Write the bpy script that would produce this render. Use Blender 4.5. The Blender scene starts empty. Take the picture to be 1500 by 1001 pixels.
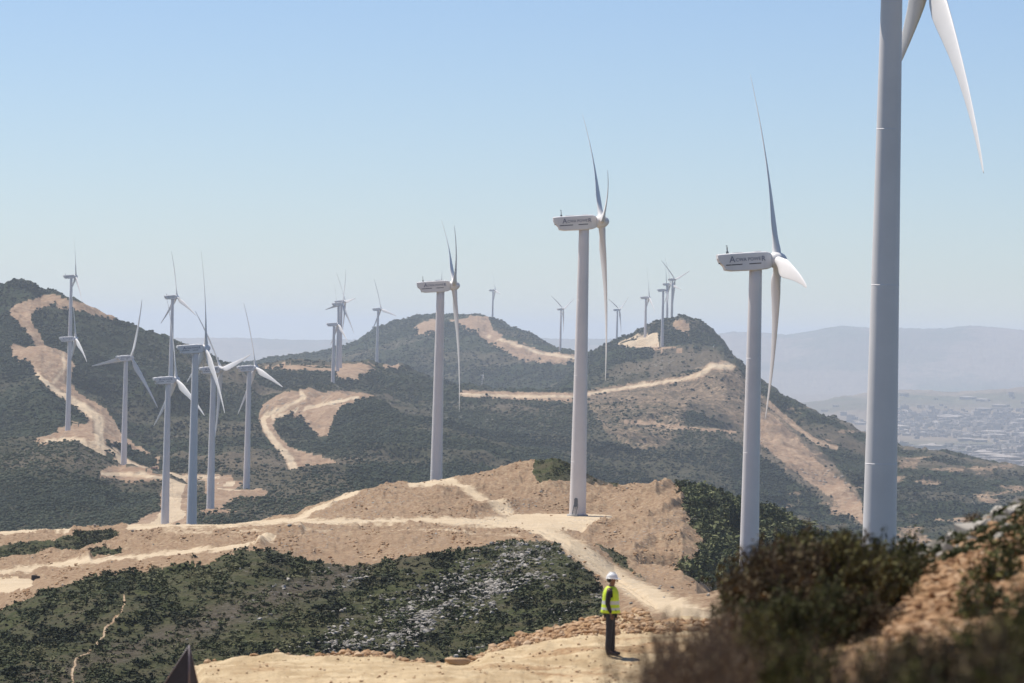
import bpy, bmesh, math, random
import numpy as np
from mathutils import Matrix, Vector
random.seed(7)
rng = np.random.default_rng(7)
R = math.radians
SC = bpy.context.scene
COL = SC.collection
F = 5600.0; PY0 = 490.0; PX0 = 750.0; ROLL = R(1.3)
CR, SR = math.cos(ROLL), math.sin(ROLL)

def W(px, py, Y):
    """survey point: bearing, drop and distance from the viewpoint -> world"""
    xi = (px-PX0)/F*Y; zi = (PY0-py)/F*Y
    return Vector((xi*CR - zi*SR, Y, xi*SR + zi*CR))

# ------------------------------------------------------------------ helpers
def smooth(a, b, x):
    t = np.clip((x-a)/(b-a), 0, 1); return t*t*(3-2*t)

def hash2(ix, iy, seed):
    h = (ix.astype(np.int64)*374761393 + iy.astype(np.int64)*668265263 + seed*1442695041) & 0xffffffff
    h = ((h ^ (h >> 13))*1274126177) & 0xffffffff
    h = (h ^ (h >> 16)) & 0xffffff
    return h.astype(np.float64)/0xffffff*2-1

def vnoise(x, y, seed=0):
    ix = np.floor(x); iy = np.floor(y); fx = x-ix; fy = y-iy
    fx = fx*fx*fx*(fx*(fx*6-15)+10); fy = fy*fy*fy*(fy*(fy*6-15)+10)
    a = hash2(ix, iy, seed); b = hash2(ix+1, iy, seed); c = hash2(ix, iy+1, seed); d = hash2(ix+1, iy+1, seed)
    return (a*(1-fx)+b*fx)*(1-fy)+(c*(1-fx)+d*fx)*fy

def fbm(x, y, lam, octv=4, seed=0, gain=.5):
    s = 0; a = 1; t = 0
    for o in range(octv):
        ang = .6*o+.3; ca, sa = math.cos(ang), math.sin(ang)
        s = s + a*vnoise((x*ca-y*sa)/lam+17*o, (x*sa+y*ca)/lam-11*o, seed+o); t += a; a *= gain; lam /= 2.03
    return s/t

def mesh_np(name, V, Fc, mat=None, smooth_=True, parent=None, attrs=None):
    V = np.asarray(V, dtype=np.float32); Fc = np.asarray(Fc, dtype=np.int32)
    me = bpy.data.meshes.new(name); n = Fc.shape[1]
    me.vertices.add(len(V)); me.vertices.foreach_set('co', V.ravel())
    me.loops.add(Fc.size); me.loops.foreach_set('vertex_index', Fc.ravel())
    me.polygons.add(len(Fc)); me.polygons.foreach_set('loop_start', np.arange(0, Fc.size, n, dtype=np.int32))
    me.update(calc_edges=True)
    me.polygons.foreach_set('use_smooth', np.full(len(Fc), smooth_, dtype=bool))
    for k, a in (attrs or {}).items():
        a = np.asarray(a, dtype=np.float32)
        if a.ndim == 1:
            at = me.attributes.new(k, 'FLOAT', 'POINT'); at.data.foreach_set('value', a)
        else:
            at = me.attributes.new(k, 'FLOAT_COLOR', 'POINT'); at.data.foreach_set('color', a.ravel())
    o = bpy.data.objects.new(name, me); COL.objects.link(o)
    if mat: me.materials.append(mat)
    if parent: o.parent = parent
    return o

def obj(name, bm, mat, parent=None, smooth_=True):
    me = bpy.data.meshes.new(name); bm.normal_update(); bm.to_mesh(me); bm.free()
    if smooth_:
        me.polygons.foreach_set('use_smooth', [True]*len(me.polygons))
    if mat: me.materials.append(mat)
    o = bpy.data.objects.new(name, me); COL.objects.link(o)
    if parent: o.parent = parent
    return o

def tag(o, label=None, cat=None, group=None, kind=None):
    if label: o['label'] = label
    if cat: o['category'] = cat
    if group: o['group'] = group
    if kind: o['kind'] = kind
    return o

def empty(name, loc, rz=0):
    o = bpy.data.objects.new(name, None); COL.objects.link(o); o.location = loc; o.rotation_euler = (0, 0, rz)
    o.empty_display_size = .5
    return o

def copy_tree(o, parent=None):
    c = o.copy(); COL.objects.link(c); c.parent = parent
    for ch in list(o.children): copy_tree(ch, c)
    return c

def ring_loft(bm, rings, cap=True):
    vs = [[bm.verts.new(p) for p in r] for r in rings]
    n = len(rings[0])
    for a, b in zip(vs, vs[1:]):
        for i in range(n):
            bm.faces.new((a[i], a[(i+1) % n], b[(i+1) % n], b[i]))
    if cap:
        bm.faces.new(vs[0][::-1]); bm.faces.new(vs[-1])
    return vs

def box(bm, cx, cy, cz, sx, sy, sz, bev=0):
    g = bmesh.ops.create_cube(bm, size=1, matrix=Matrix.Translation((cx, cy, cz)) @ Matrix.Diagonal((sx, sy, sz, 1)))
    if bev:
        es = list({e for v in g['verts'] for e in v.link_edges})
        bmesh.ops.bevel(bm, geom=es, offset=bev, segments=2, affect='EDGES')

# ------------------------------------------------------------------ materials
def newmat(name):
    m = bpy.data.materials.new(name); m.use_nodes = True
    nt = m.node_tree; nt.nodes.clear()
    out = nt.nodes.new('ShaderNodeOutputMaterial'); bs = nt.nodes.new('ShaderNodeBsdfPrincipled')
    nt.links.new(bs.outputs[0], out.inputs[0])
    return m, nt, bs

class NT:
    def __init__(s, nt): s.nt = nt
    def n(s, t, **kw):
        nd = s.nt.nodes.new(t)
        for k, v in kw.items(): setattr(nd, k, v)
        return nd
    def l(s, a, b): s.nt.links.new(a, b)
    def noise(s, vec, scale, detail=6, rough=.6, dist=0):
        nd = s.n('ShaderNodeTexNoise'); nd.inputs['Scale'].default_value = scale; nd.inputs['Detail'].default_value = detail
        nd.inputs['Roughness'].default_value = rough; nd.inputs['Distortion'].default_value = dist
        if vec is not None: s.l(vec, nd.inputs['Vector'])
        return nd.outputs['Fac']
    def ramp(s, fac, stops, interp='LINEAR'):
        nd = s.n('ShaderNodeValToRGB'); cr = nd.color_ramp; cr.interpolation = interp
        while len(cr.elements) < len(stops): cr.elements.new(.5)
        for e, (p, c) in zip(cr.elements, stops):
            e.position = p; e.color = (*c, 1) if len(c) == 3 else c
        s.l(fac, nd.inputs[0]); return nd.outputs[0]
    def mix(s, fac, a, b, mode='MIX'):
        nd = s.n('ShaderNodeMix', data_type='RGBA', blend_type=mode)
        for sock, v in ((nd.inputs[0], fac), (nd.inputs[6], a), (nd.inputs[7], b)):
            if isinstance(v, (int, float)): sock.default_value = v
            elif isinstance(v, tuple): sock.default_value = (*v, 1)
            else: s.l(v, sock)
        return nd.outputs[2]
    def math(s, op, a, b=None, clamp=False):
        nd = s.n('ShaderNodeMath', operation=op); nd.use_clamp = clamp
        for i, v in enumerate((a, b)):
            if v is None: continue
            if isinstance(v, (int, float)): nd.inputs[i].default_value = v
            else: s.l(v, nd.inputs[i])
        return nd.outputs[0]
    def bump(s, h, strength, dist, bs):
        nd = s.n('ShaderNodeBump'); nd.inputs['Strength'].default_value = strength; nd.inputs['Distance'].default_value = dist
        s.l(h, nd.inputs['Height']); s.l(nd.outputs[0], bs.inputs['Normal'])

def simple(name, col, rough=.6, var=.12, scale=2.0, metal=0, spec=None, bump=0):
    m, nt, bs = newmat(name); N = NT(nt)
    tc = N.n('ShaderNodeTexCoord').outputs['Object']
    f = N.noise(tc, scale, 5)
    a = tuple(min(1, c*(1-var)) for c in col); b = tuple(min(1, c*(1+var)) for c in col)
    N.l(N.ramp(f, [(.3, a), (.7, b)]), bs.inputs['Base Color'])
    bs.inputs['Roughness'].default_value = rough; bs.inputs['Metallic'].default_value = metal
    if spec is not None: bs.inputs['Specular IOR Level'].default_value = spec
    if bump: N.bump(f, bump, .02, bs)
    return m

def terrain_mat(name, lam, veg, soil, pale, brown, rock=(.30, .28, .25), bump=.5, bdist=.5, en=.9):
    """lam = feature size in metres; attribute cover = soil, pale, rocky, brown"""
    m, nt, bs = newmat(name); N = NT(nt)
    tc = N.n('ShaderNodeTexCoord').outputs['Object']
    at = N.n('ShaderNodeAttribute', attribute_name='cover')
    sep = N.n('ShaderNodeSeparateColor'); N.l(at.outputs['Color'], sep.inputs[0])
    s_, p_, r_ = sep.outputs[0], sep.outputs[1], sep.outputs[2]; b_ = at.outputs['Alpha']
    fine = N.noise(tc, 1/lam, 8, .7); mid = N.noise(tc, .17/lam, 6, .6, .5); big = N.noise(tc, .03/lam, 4)
    vg = N.ramp(fine, [(.33, veg[0]), (.5, veg[1]), (.68, veg[2])])
    vg = N.mix(N.ramp(mid, [(.42, (0, 0, 0)), (.65, (1, 1, 1))]), vg, veg[3])
    vg = N.mix(N.math('MULTIPLY', b_, .85), vg, N.ramp(fine, [(.3, brown[0]), (.7, brown[1])]))
    so = N.ramp(fine, [(.25, soil[0]), (.48, soil[1]), (.62, soil[2]), (.8, soil[3])])
    so = N.mix(N.ramp(mid, [(.35, (0, 0, 0)), (.7, (.55, .55, .55))]), so, soil[4])
    pl = N.ramp(mid, [(.3, pale[0]), (.7, pale[1])])
    # thresholded edges broken by noise
    def edge(x, w=.28):
        a = N.math('ADD', x, N.math('MULTIPLY', N.math('SUBTRACT', fine, .5), en))
        nd = N.n('ShaderNodeMapRange', interpolation_type='SMOOTHSTEP'); N.l(a, nd.inputs[0])
        nd.inputs[1].default_value = .5-w/2; nd.inputs[2].default_value = .5+w/2
        return nd.outputs[0]
    col = N.mix(edge(s_), vg, so)
    col = N.mix(edge(p_, .5), col, pl)
    vor = N.n('ShaderNodeTexVoronoi'); vor.inputs['Scale'].default_value = .9/lam; N.l(tc, vor.inputs['Vector'])
    rk = N.math('MULTIPLY', N.ramp(vor.outputs['Distance'], [(.18, (1, 1, 1)), (.34, (0, 0, 0))]), r_)
    rk = N.math('MULTIPLY', rk, N.ramp(mid, [(.4, (.2, .2, .2)), (.55, (1, 1, 1))]))
    col = N.mix(rk, col, rock)
    N.l(col, bs.inputs['Base Color']); bs.inputs['Roughness'].default_value = .95
    bs.inputs['Specular IOR Level'].default_value = .1
    h = N.math('ADD', fine, N.math('MULTIPLY', rk, .6))
    N.bump(h, bump, bdist, bs)
    return m

def foliage_mat(name, c0, c1, c2, rough=.8, trans=.0):
    m, nt, bs = newmat(name); N = NT(nt)
    at = N.n('ShaderNodeAttribute', attribute_name='tone').outputs['Fac']
    tc = N.n('ShaderNodeTexCoord').outputs['Object']
    f = N.math('ADD', at, N.math('MULTIPLY', N.math('SUBTRACT', N.noise(tc, .6, 3), .5), .5))
    N.l(N.ramp(f, [(.1, c0), (.5, c1), (.9, c2)]), bs.inputs['Base Color'])
    bs.inputs['Roughness'].default_value = rough; bs.inputs['Specular IOR Level'].default_value = .2
    if trans: 
        bs.inputs['Subsurface Weight'].default_value = 0
    return m

M = {}
M['white'] = simple('white_paint', (.74, .71, .68), .55, .035, .25)
M['tower'] = simple('tower_paint', (.72, .675, .64), .5, .06, .12)
M['grey'] = simple('grey_metal', (.12, .13, .14), .5, .1, 3)
M['dark'] = simple('dark_vents_wheels', (.05, .05, .055), .6, .1, 3)  # plain near-black for air vents, truck windows and wheels
M['letter'] = simple('lettering_blue', (.15, .155, .22), .5, .05, 3)
M['concrete'] = simple('concrete', (.36, .34, .31), .9, .15, 1.5, bump=.3)

# ------------------------------------------------------------------ terrain sections
# each: distance, [(bearing px, drop py)...]; dropped values in metres for the first ones
def q(Y, pts):   # heights in metres below eye (older datum) -> py
    return [(x, 455 - z/Y*F) for x, z in pts]
SEC = [
 (2, q(2, [(-1500, -1.7), (3000, -1.7)])),
 (12, q(12, [(-1500, -2.6), (600, -2.6), (850, -2.0), (3000, -1.9)])),
 (22, q(22, [(-1500, -3.6), (700, -3.4), (950, -2.6), (1200, -2.35), (3000, -2.1)])),
 (32, [(-1500, 1240), (800, 1200), (1050, 1015), (1250, 945), (1350, 905), (1430, 880), (1500, 862), (3000, 720)]),
 (46, [(-1500, 1160), (900, 1088), (1050, 1015), (1250, 915), (1320, 842), (1350, 815), (1400, 786), (1450, 760), (1500, 736), (1600, 700), (3000, 520)]),
 (60, [(-1500, 1071), (1000, 1071), (1150, 1052), (1250, 1015), (1500, 880), (3000, 735)]),
 (78, [(-1500, 1140), (150, 1087), (245, 1022), (300, 997), (1000, 985), (1250, 1000), (1500, 960), (3000, 900)]),
 (95, [(-1500, 1280), (180, 1100), (250, 1002), (300, 978), (400, 968), (560, 968), (650, 982), (680, 975), (720, 948), (870, 928), (1000, 919), (1290, 910), (1400, 925), (3000, 980)]),
 (104, [(-1500, 1500), (180, 1300), (300, 1050), (650, 1030), (700, 975), (760, 950), (860, 935), (940, 912), (1000, 905), (1290, 912), (1400, 960), (3000, 1040)]),
 (260, [(-1500, 1200), (800, 1190), (880, 1080), (930, 960), (1000, 907), (1060, 912), (1150, 930), (1290, 950), (1500, 960), (3000, 1000)]),
 (490, [(-1500, 1020), (650, 1010), (800, 995), (860, 965), (900, 925), (950, 893), (1000, 884), (1060, 888), (1120, 900), (1240, 860), (1290, 843), (1350, 850), (1500, 870), (3000, 900)]),
 (640, [(-1500, 910), (0, 893), (60, 864), (110, 853), (150, 843), (240, 834), (350, 812), (400, 812), (450, 826), (536, 834), (600, 820), (690, 810), (740, 800), (800, 798), (835, 804), (870, 822), (900, 840), (960, 852), (1020, 862), (1060, 920), (1100, 960), (1290, 980), (3000, 1040)]),
 (800, [(-1500, 865), (0, 848), (50, 850), (110, 838), (200, 822), (300, 806), (400, 793), (500, 788), (700, 785), (800, 788), (860, 800), (900, 825), (950, 835), (1000, 830), (1040, 860), (1095, 922), (1290, 960), (3000, 1000)]),
 (950, [(-1500, 815), (0, 812), (150, 795), (250, 778), (400, 769), (600, 765), (740, 767), (800, 770), (860, 777), (900, 775), (950, 770), (1000, 772), (1030, 790), (1095, 830), (1180, 850), (1300, 900), (3000, 960)]),
 (1040, [(-1500, 785), (0, 790), (150, 783), (250, 775), (330, 772), (430, 763), (500, 748), (560, 738), (640, 738), (700, 748), (760, 756), (847, 756), (890, 754), (930, 740), (970, 730), (1000, 735), (1060, 755), (1130, 780), (1200, 810), (1300, 850), (3000, 900)]),
 (1130, [(-1500, 775), (0, 780), (100, 776), (200, 769), (330, 770), (430, 756), (470, 738), (520, 719), (560, 712), (620, 708), (660, 701), (730, 690), (780, 677), (810, 672), (840, 683), (870, 700), (910, 712), (960, 708), (1010, 714), (1060, 727), (1130, 748), (1180, 772), (1230, 795), (1300, 840), (3000, 900)]),
 (1350, [(-1500, 860), (200, 840), (500, 790), (638, 752), (800, 780), (1000, 830), (1300, 900), (3000, 950)]),
 (1710, [(-1500, 850), (0, 850), (150, 840), (240, 800), (280, 772), (330, 790), (420, 850), (700, 900), (3000, 1050)]),
 (2075, [(-1500, 800), (0, 800), (150, 790), (200, 780), (241, 771), (300, 756), (360, 756), (430, 768), (600, 800), (3000, 1000)]),
 (2500, [(-1500, 690), (0, 690), (60, 676), (110, 670), (150, 685), (175, 700), (240, 708), (275, 715), (361, 717), (400, 722), (480, 704), (560, 712), (640, 724), (900, 800), (3000, 950)]),
 (2780, [(-1500, 655), (0, 664), (50, 656), (110, 649), (145, 660), (181, 689), (230, 692), (275, 697), (361, 700), (420, 696), (480, 692), (560, 700), (700, 730), (900, 780), (1100, 830), (3000, 900)]),
 (3050, [(-1500, 630), (0, 655), (45, 646), (99, 643), (135, 643), (160, 660), (200, 676), (260, 676), (330, 676), (400, 680), (440, 688), (480, 684), (520, 672), (700, 690), (900, 740), (1200, 795), (1260, 780), (1400, 795), (3000, 820)]),
 (3500, [(-1500, 560), (0, 600), (60, 572), (100, 588), (150, 610), (200, 640), (260, 636), (330, 630), (400, 635), (440, 640), (520, 630), (700, 650), (850, 680), (1000, 720), (1200, 755), (1260, 750), (1320, 765), (1500, 765), (3000, 790)]),
 (4000, [(-1500, 450), (0, 500), (50, 505), (102, 518), (160, 540), (220, 560), (300, 585), (380, 606), (400, 594), (450, 580), (487, 579), (530, 582), (600, 610), (700, 630), (850, 645), (1000, 660), (1150, 680), (1300, 715), (1500, 738), (3000, 760)]),
 (4400, [(-1500, 360), (-200, 410), (0, 418), (20, 413), (45, 415), (60, 428), (90, 435), (120, 445), (160, 464), (200, 482), (240, 495), (270, 505), (310, 520), (350, 536), (390, 562), (420, 570), (450, 572), (530, 574), (560, 588), (640, 600), (700, 604), (850, 604), (1000, 610), (1150, 640), (1300, 685), (1500, 715), (3000, 740)]),
 (4700, [(-1500, 420), (0, 480), (200, 530), (330, 560), (385, 541), (430, 537), (500, 540), (540, 537), (555, 545), (600, 548), (640, 565), (690, 575), (760, 577), (840, 578), (900, 571), (960, 561), (1010, 550), (1060, 536), (1085, 548), (1110, 575), (1200, 620), (1300, 664), (1500, 700), (3000, 730)]),
 (5400, [(-1500, 470), (200, 560), (385, 560), (450, 560), (500, 560), (552, 537), (590, 540), (640, 570), (700, 590), (760, 595), (820, 578), (850, 548), (900, 520), (940, 514), (970, 509), (1010, 509), (1040, 512), (1060, 516), (1080, 532), (1100, 552), (1120, 565), (1150, 590), (1190, 605), (1230, 622), (1265, 641), (1320, 658), (1400, 675), (1500, 697), (3000, 760)]),
 (5700, [(-1500, 480), (385, 575), (500, 575), (600, 600), (700, 610), (780, 600), (820, 570), (850, 523), (880, 508), (900, 503), (915, 498), (930, 493), (945, 489), (960, 481), (975, 475), (1000, 470), (1020, 472), (1040, 485), (1060, 506), (1080, 534), (1100, 565), (1150, 610), (1300, 690), (1500, 715), (3000, 760)]),
 (6300, [(-1500, 500), (400, 560), (500, 560), (600, 580), (700, 590), (780, 575), (840, 560), (900, 540), (1000, 520), (1060, 550), (1200, 650), (1500, 730), (3000, 780)]),
 (7100, [(-1500, 520), (385, 545), (430, 535), (500, 530), (560, 520), (620, 505), (700, 500), (760, 510), (821, 516), (870, 524), (903, 519), (950, 530), (1060, 580), (1200, 670), (1500, 730), (3000, 800)]),
 (8000, [(-1500, 545), (300, 540), (385, 531), (430, 524), (480, 515), (520, 500), (550, 484), (580, 474), (610, 467), (640, 466), (670, 467), (700, 466), (730, 474), (770, 490), (800, 505), (820, 514), (850, 530), (900, 560), (1060, 640), (1500, 730), (3000, 780)]),
 (9000, 'z-350'), (11000, 'z-352'), (14500, 'z-350'),
 (17500, [(-1500, 600), (1000, 603), (1100, 602), (1180, 597), (1260, 584), (1317, 576), (1400, 578), (1450, 572), (1500, 566), (1700, 550), (3000, 545)]),
 (19000, 'z-380'), (27000, 'z-390'),
 (31000, [(-1500, 505), (1000, 500), (1040, 493), (1071, 487), (1110, 488), (1152, 492), (1200, 487), (1230, 483), (1270, 486), (1338, 490), (1380, 491), (1416, 486), (1460, 488), (1500, 490), (1700, 483), (3000, 490)]),
 (36000, 'z-420'), (60000, 'z-440'),
]
cols = np.concatenate([np.arange(-1400, -120, 14.0), np.arange(-120, 1620, 1.25), np.arange(1620, 2900, 14.0)])
NC = len(cols)
secY = np.array([s[0] for s in SEC], float)
secZ = np.zeros((len(SEC), NC)); secP = np.zeros_like(secZ)
for k, (Y, pts) in enumerate(SEC):
    if isinstance(pts, str): zz = np.full(NC, float(pts[1:]))+0*cols - 0*SR; zz = zz - (cols-PX0)/F*Y*SR*0.35
    else:
        xs, ys = zip(*pts); pp = np.interp(cols, xs, ys)
        zz = (PY0-pp)/F*Y
    secZ[k] = zz; secP[k] = PY0 - zz/Y*F
vis = (cols > -30) & (cols < 1530)
rowsY = []; 
for k in range(len(SEC)-1):
    d = np.clip((secP[k]-secP[k+1])[vis], 0, None)
    d = np.where(secP[k+1][vis] > 1030, 0, np.minimum(d, 1030-secP[k+1][vis]))
    n = int(np.clip(d.max()/1.5, 4, 96))
    if k < 3: n = 14
    a, b = secY[k], secY[k+1]
    rowsY += list(a+(b-a)*np.arange(n)/n) if a > 100 else list(a*(b/a)**(np.arange(n)/n))
rowsY.append(secY[-1]); rowsY = np.array(rowsY); NR = len(rowsY)
# monotone cubic along distance
h = np.diff(secY)[:, None]; dl = np.diff(secZ, axis=0)/h
m_ = np.zeros_like(secZ); m_[0] = dl[0]; m_[-1] = dl[-1]
w1 = 2*h[1:]+h[:-1]; w2 = h[1:]+2*h[:-1]
with np.errstate(divide='ignore', invalid='ignore'):
    hm = (w1+w2)/(w1/dl[:-1]+w2/dl[1:])
m_[1:-1] = np.where(dl[:-1]*dl[1:] > 0, hm, 0)
ki = np.clip(np.searchsorted(secY, rowsY, side='right')-1, 0, len(secY)-2)
t = ((rowsY-secY[ki])/(secY[ki+1]-secY[ki]))[:, None]; hh = (secY[ki+1]-secY[ki])[:, None]
Z = (2*t**3-3*t**2+1)*secZ[ki] + (t**3-2*t**2+t)*hh*m_[ki] + (-2*t**3+3*t**2)*secZ[ki+1] + (t**3-t**2)*hh*m_[ki+1]
YY = np.repeat(rowsY[:, None], NC, 1); PX = np.repeat(cols[None], NR, 0)
XX = (PX-PX0)/F*YY
LY = np.log(YY)
def lerpY(pts):
    xs, ys = zip(*pts); return np.interp(LY, np.log(xs), ys)
rid = 1-2*np.abs(fbm(XX+60*fbm(XX, YY, 300, 2, 8), YY, 170, 4, 3))
r3 = (rid-.5)*lerpY([(1200, 0), (1900, 9), (3500, 17), (5500, 17), (8000, 17), (9000, 0), (1e5, 0)])
r4 = fbm(XX, YY, 38, 5, 4, .6)*lerpY([(1200, 0), (1700, 4), (4000, 7), (8000, 8), (9000, 4), (15000, 6), (30000, 12), (1e5, 10)])
PY = PY0 - (Z+r3+r4)/YY*F     # roads and cover follow the folded ground

# ------------------------------------------------------------------ cover map
LY = np.log(YY)
pert = fbm(XX, YY, 1, 1)*0
lamE = YY*.006+.5
ex = fbm(PX*1.0, LY*900, 14, 3, 5)*3.5; ey = fbm(PX*1.0, LY*900, 14, 3, 9)*3.0
kf = np.where(YY > 1380, .28, 1.0); ex2 = fbm(PX*1.0, LY*1500, 5, 3, 15)*1.2; ey2 = fbm(PX*1.0, LY*1500, 5, 3, 19)*1.0
QX = PX+ex*kf+ex2; QY = PY+ey*kf+ey2
cover = np.zeros((NR, NC, 4))

def inside(poly, y0, y1, soft=True):
    P = np.array(poly, float)
    bb = (QX > P[:, 0].min()) & (QX < P[:, 0].max()) & (QY > P[:, 1].min()) & (QY < P[:, 1].max()) & (YY >= y0) & (YY <= y1)
    idx = np.nonzero(bb); x = QX[idx]; y = QY[idx]; c = np.zeros(len(x), bool)
    for (ax, ay), (bx, by) in zip(P, np.roll(P, -1, 0)):
        if ay == by: continue
        c ^= ((ay > y) != (by > y)) & (x < (bx-ax)*(y-ay)/(by-ay)+ax)
    m = np.zeros((NR, NC), bool); m[idx] = c
    return m
def line(pts, ws, y0, y1, raw=False):
    if isinstance(ws, (int, float)): ws = [ws]*len(pts)
    out = np.zeros((NR, NC)); P = np.array(pts, float); mw = max(ws)*2
    A, B = (PX, PY) if raw else (QX, QY)
    bb = (A > P[:, 0].min()-mw) & (A < P[:, 0].max()+mw) & (B > P[:, 1].min()-mw) & (B < P[:, 1].max()+mw) & (YY >= y0) & (YY <= y1)
    idx = np.nonzero(bb); x = A[idx]; y = B[idx]; best = np.zeros(len(x))
    for i in range(len(P)-1):
        ax, ay = P[i]; bx, by = P[i+1]; L2 = (bx-ax)**2+(by-ay)**2+1e-9
        tt = np.clip(((x-ax)*(bx-ax)+(y-ay)*(by-ay))/L2, 0, 1)
        d = np.hypot(x-ax-tt*(bx-ax), y-ay-tt*(by-ay)); w = ws[i]+(ws[i+1]-ws[i])*tt
        best = np.maximum(best, np.exp(-(d/w)**2*.9))
    out[idx] = best; return out
def paint(ch, mask, v=1.0):
    m = mask.astype(float); cover[..., ch] = cover[..., ch]*(1-m)+v*m
def soil(poly, y0, y1, v=1.0): paint(0, inside(poly, y0, y1), v)
def pale(poly, y0, y1, v=1.0): m = inside(poly, y0, y1); paint(1, m, v); paint(0, m, 1)
def road(pts, ws, y0, y1, v=1.0):
    m = line(pts, ws, y0, y1); cover[..., 1] = np.maximum(cover[..., 1], m*v); cover[..., 0] = np.maximum(cover[..., 0], np.clip(m*1.6, 0, 1))
def grass(poly, y0, y1): m = inside(poly, y0, y1); paint(0, m, 0); paint(1, m, 0)

# foreground
fg = (YY <= 104.5)
cover[..., 0] = np.where(fg, 1, 0)
cover[..., 1] = np.where(fg & (YY > 66), smooth(66, 74, YY), 0)
gm = fg & (YY > 66) & (QX < 262 + (104-YY)*.3*0); paint(0, gm, 0); paint(1, gm, 0)
edge_ = (YY > np.where(QX < 880, 93, 97+.0*QX)) & (YY < 300) & (QX < 1400) & (QX > 250) & ((QX < 920) | (YY < 104.5)) & ~((QX > 655) & (QX < 740) & (YY < 104.5)); paint(1, edge_, 0)
paint(0, (YY > 99) & (YY < 300) & (QX < 900) & ~((QX > 670) & (QX < 760)), 0)
cover[..., 0] = np.where((YY > 99) & (YY < 300) & (QX >= 900) & (QX < 1080), 1, cover[..., 0])
cover[..., 3] = np.where(fg, np.clip(.5+1.5*fbm(XX*.12, YY*1.6, 1.0, 4, 61), 0, 1), 0)
cover[..., 1] = np.where(fg, np.clip(cover[..., 1]-.6*np.clip(fbm(XX*.35+YY*.15, YY*.9, 1.0, 5, 62)+.05, 0, 1)*1.6, 0, 1), cover[..., 1])
cr_ = (YY > 42.8) & (YY < 58) & (QX > 1300); paint(0, cr_, .25); paint(1, cr_, 0)
# near hill
H0, H1 = 300, 1345
soil([(-1400, 790), (0, 784), (100, 774), (200, 766), (330, 767), (430, 752), (520, 700), (620, 690), (730, 680), (780, 660), (810, 655), (830, 690), (900, 700), (985, 696), (1005, 740), (1012, 760), (1030, 790), (1020, 815), (1000, 840), (1030, 860), (1060, 880), (1060, 935), (940, 935), (905, 905), (880, 865), (850, 822), (835, 804), (800, 797), (740, 798), (690, 809), (600, 819), (536, 833), (450, 824), (400, 808), (350, 809), (300, 823), (240, 834), (150, 843), (110, 853), (60, 865), (0, 893), (-1400, 930)], H0, H1)
grass([(-1400, 800), (0, 803), (100, 787), (150, 778), (175, 783), (140, 800), (60, 815), (0, 822), (-1400, 835)], H0, H1)
grass([(132, 803), (180, 802), (175, 812), (135, 816)], H0, H1)
grass([(785, 660), (850, 670), (910, 700), (905, 714), (870, 707), (830, 702), (790, 706), (778, 690)], H0, H1)
grass([(866, 797), (900, 806), (925, 832), (948, 850), (940, 853), (912, 838), (888, 812)], H0, H1)
soil([(880, 925), (900, 900), (960, 860), (1060, 870), (1060, 960), (880, 960)], 99, H1)
road([(-1400, 790), (0, 781), (100, 776)], 2.5, 700, H1)
road([(190, 773), (260, 771), (400, 766), (600, 763), (740, 766), (790, 775), (820, 790), (850, 808), (900, 845), (960, 880), (1010, 900), (1060, 915)], [4, 5, 5, 5, 8, 9, 12, 13, 15, 17, 15, 13], 99, H1, 1)
road([(-1400, 850), (0, 840), (100, 826), (250, 812), (330, 803), (400, 792)], 4.5, H0, H1, .95)
road([(425, 766), (480, 740), (525, 719)], 4.5, H0, H1, .95)
road([(240, 778), (420, 780), (600, 778), (760, 786)], 2.5, H0, H1, .55)
road([(600, 709), (660, 706), (700, 728), (745, 750)], [4, 6, 7, 8], H0, H1, .8)
pale([(735, 762), (755, 751), (905, 751), (885, 768), (855, 780), (800, 776)], H0, H1, .9)
pale([(-1400, 846), (0, 846), (48, 849), (48, 858), (0, 869), (-1400, 880)], 480, H1)
# rocky and brown strips in the scrub slope (diagonal strata)
u = QY + .42*(QX-500); 
st = fbm(u*.9, QX*.12, 26, 3, 33)
scr = (YY > 300) & (YY < 1200)
cover[..., 2] = np.where(scr, np.clip(st*2.0-.05, 0, .8), 0)
ctr = np.exp(-((QY-(905-.46*(QX-600)))/30)**2)*smooth(380, 620, QX)*smooth(900, 760, QX)
cover[..., 2] = np.where(scr, np.maximum(cover[..., 2]*smooth(150, 620, QX), ctr), cover[..., 2])
cover[..., 3] = np.where(~scr, cover[..., 3], np.clip(np.exp(-((QY-(900-.36*(QX-330)))/20)**2)*.9 + np.clip(st, 0, 1)*.4, 0, 1))
road([(183, 872), (180, 890), (175, 905), (155, 920), (140, 945), (112, 965), (105, 985), (108, 1005)], 1.3, H0, 660, .62)
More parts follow.
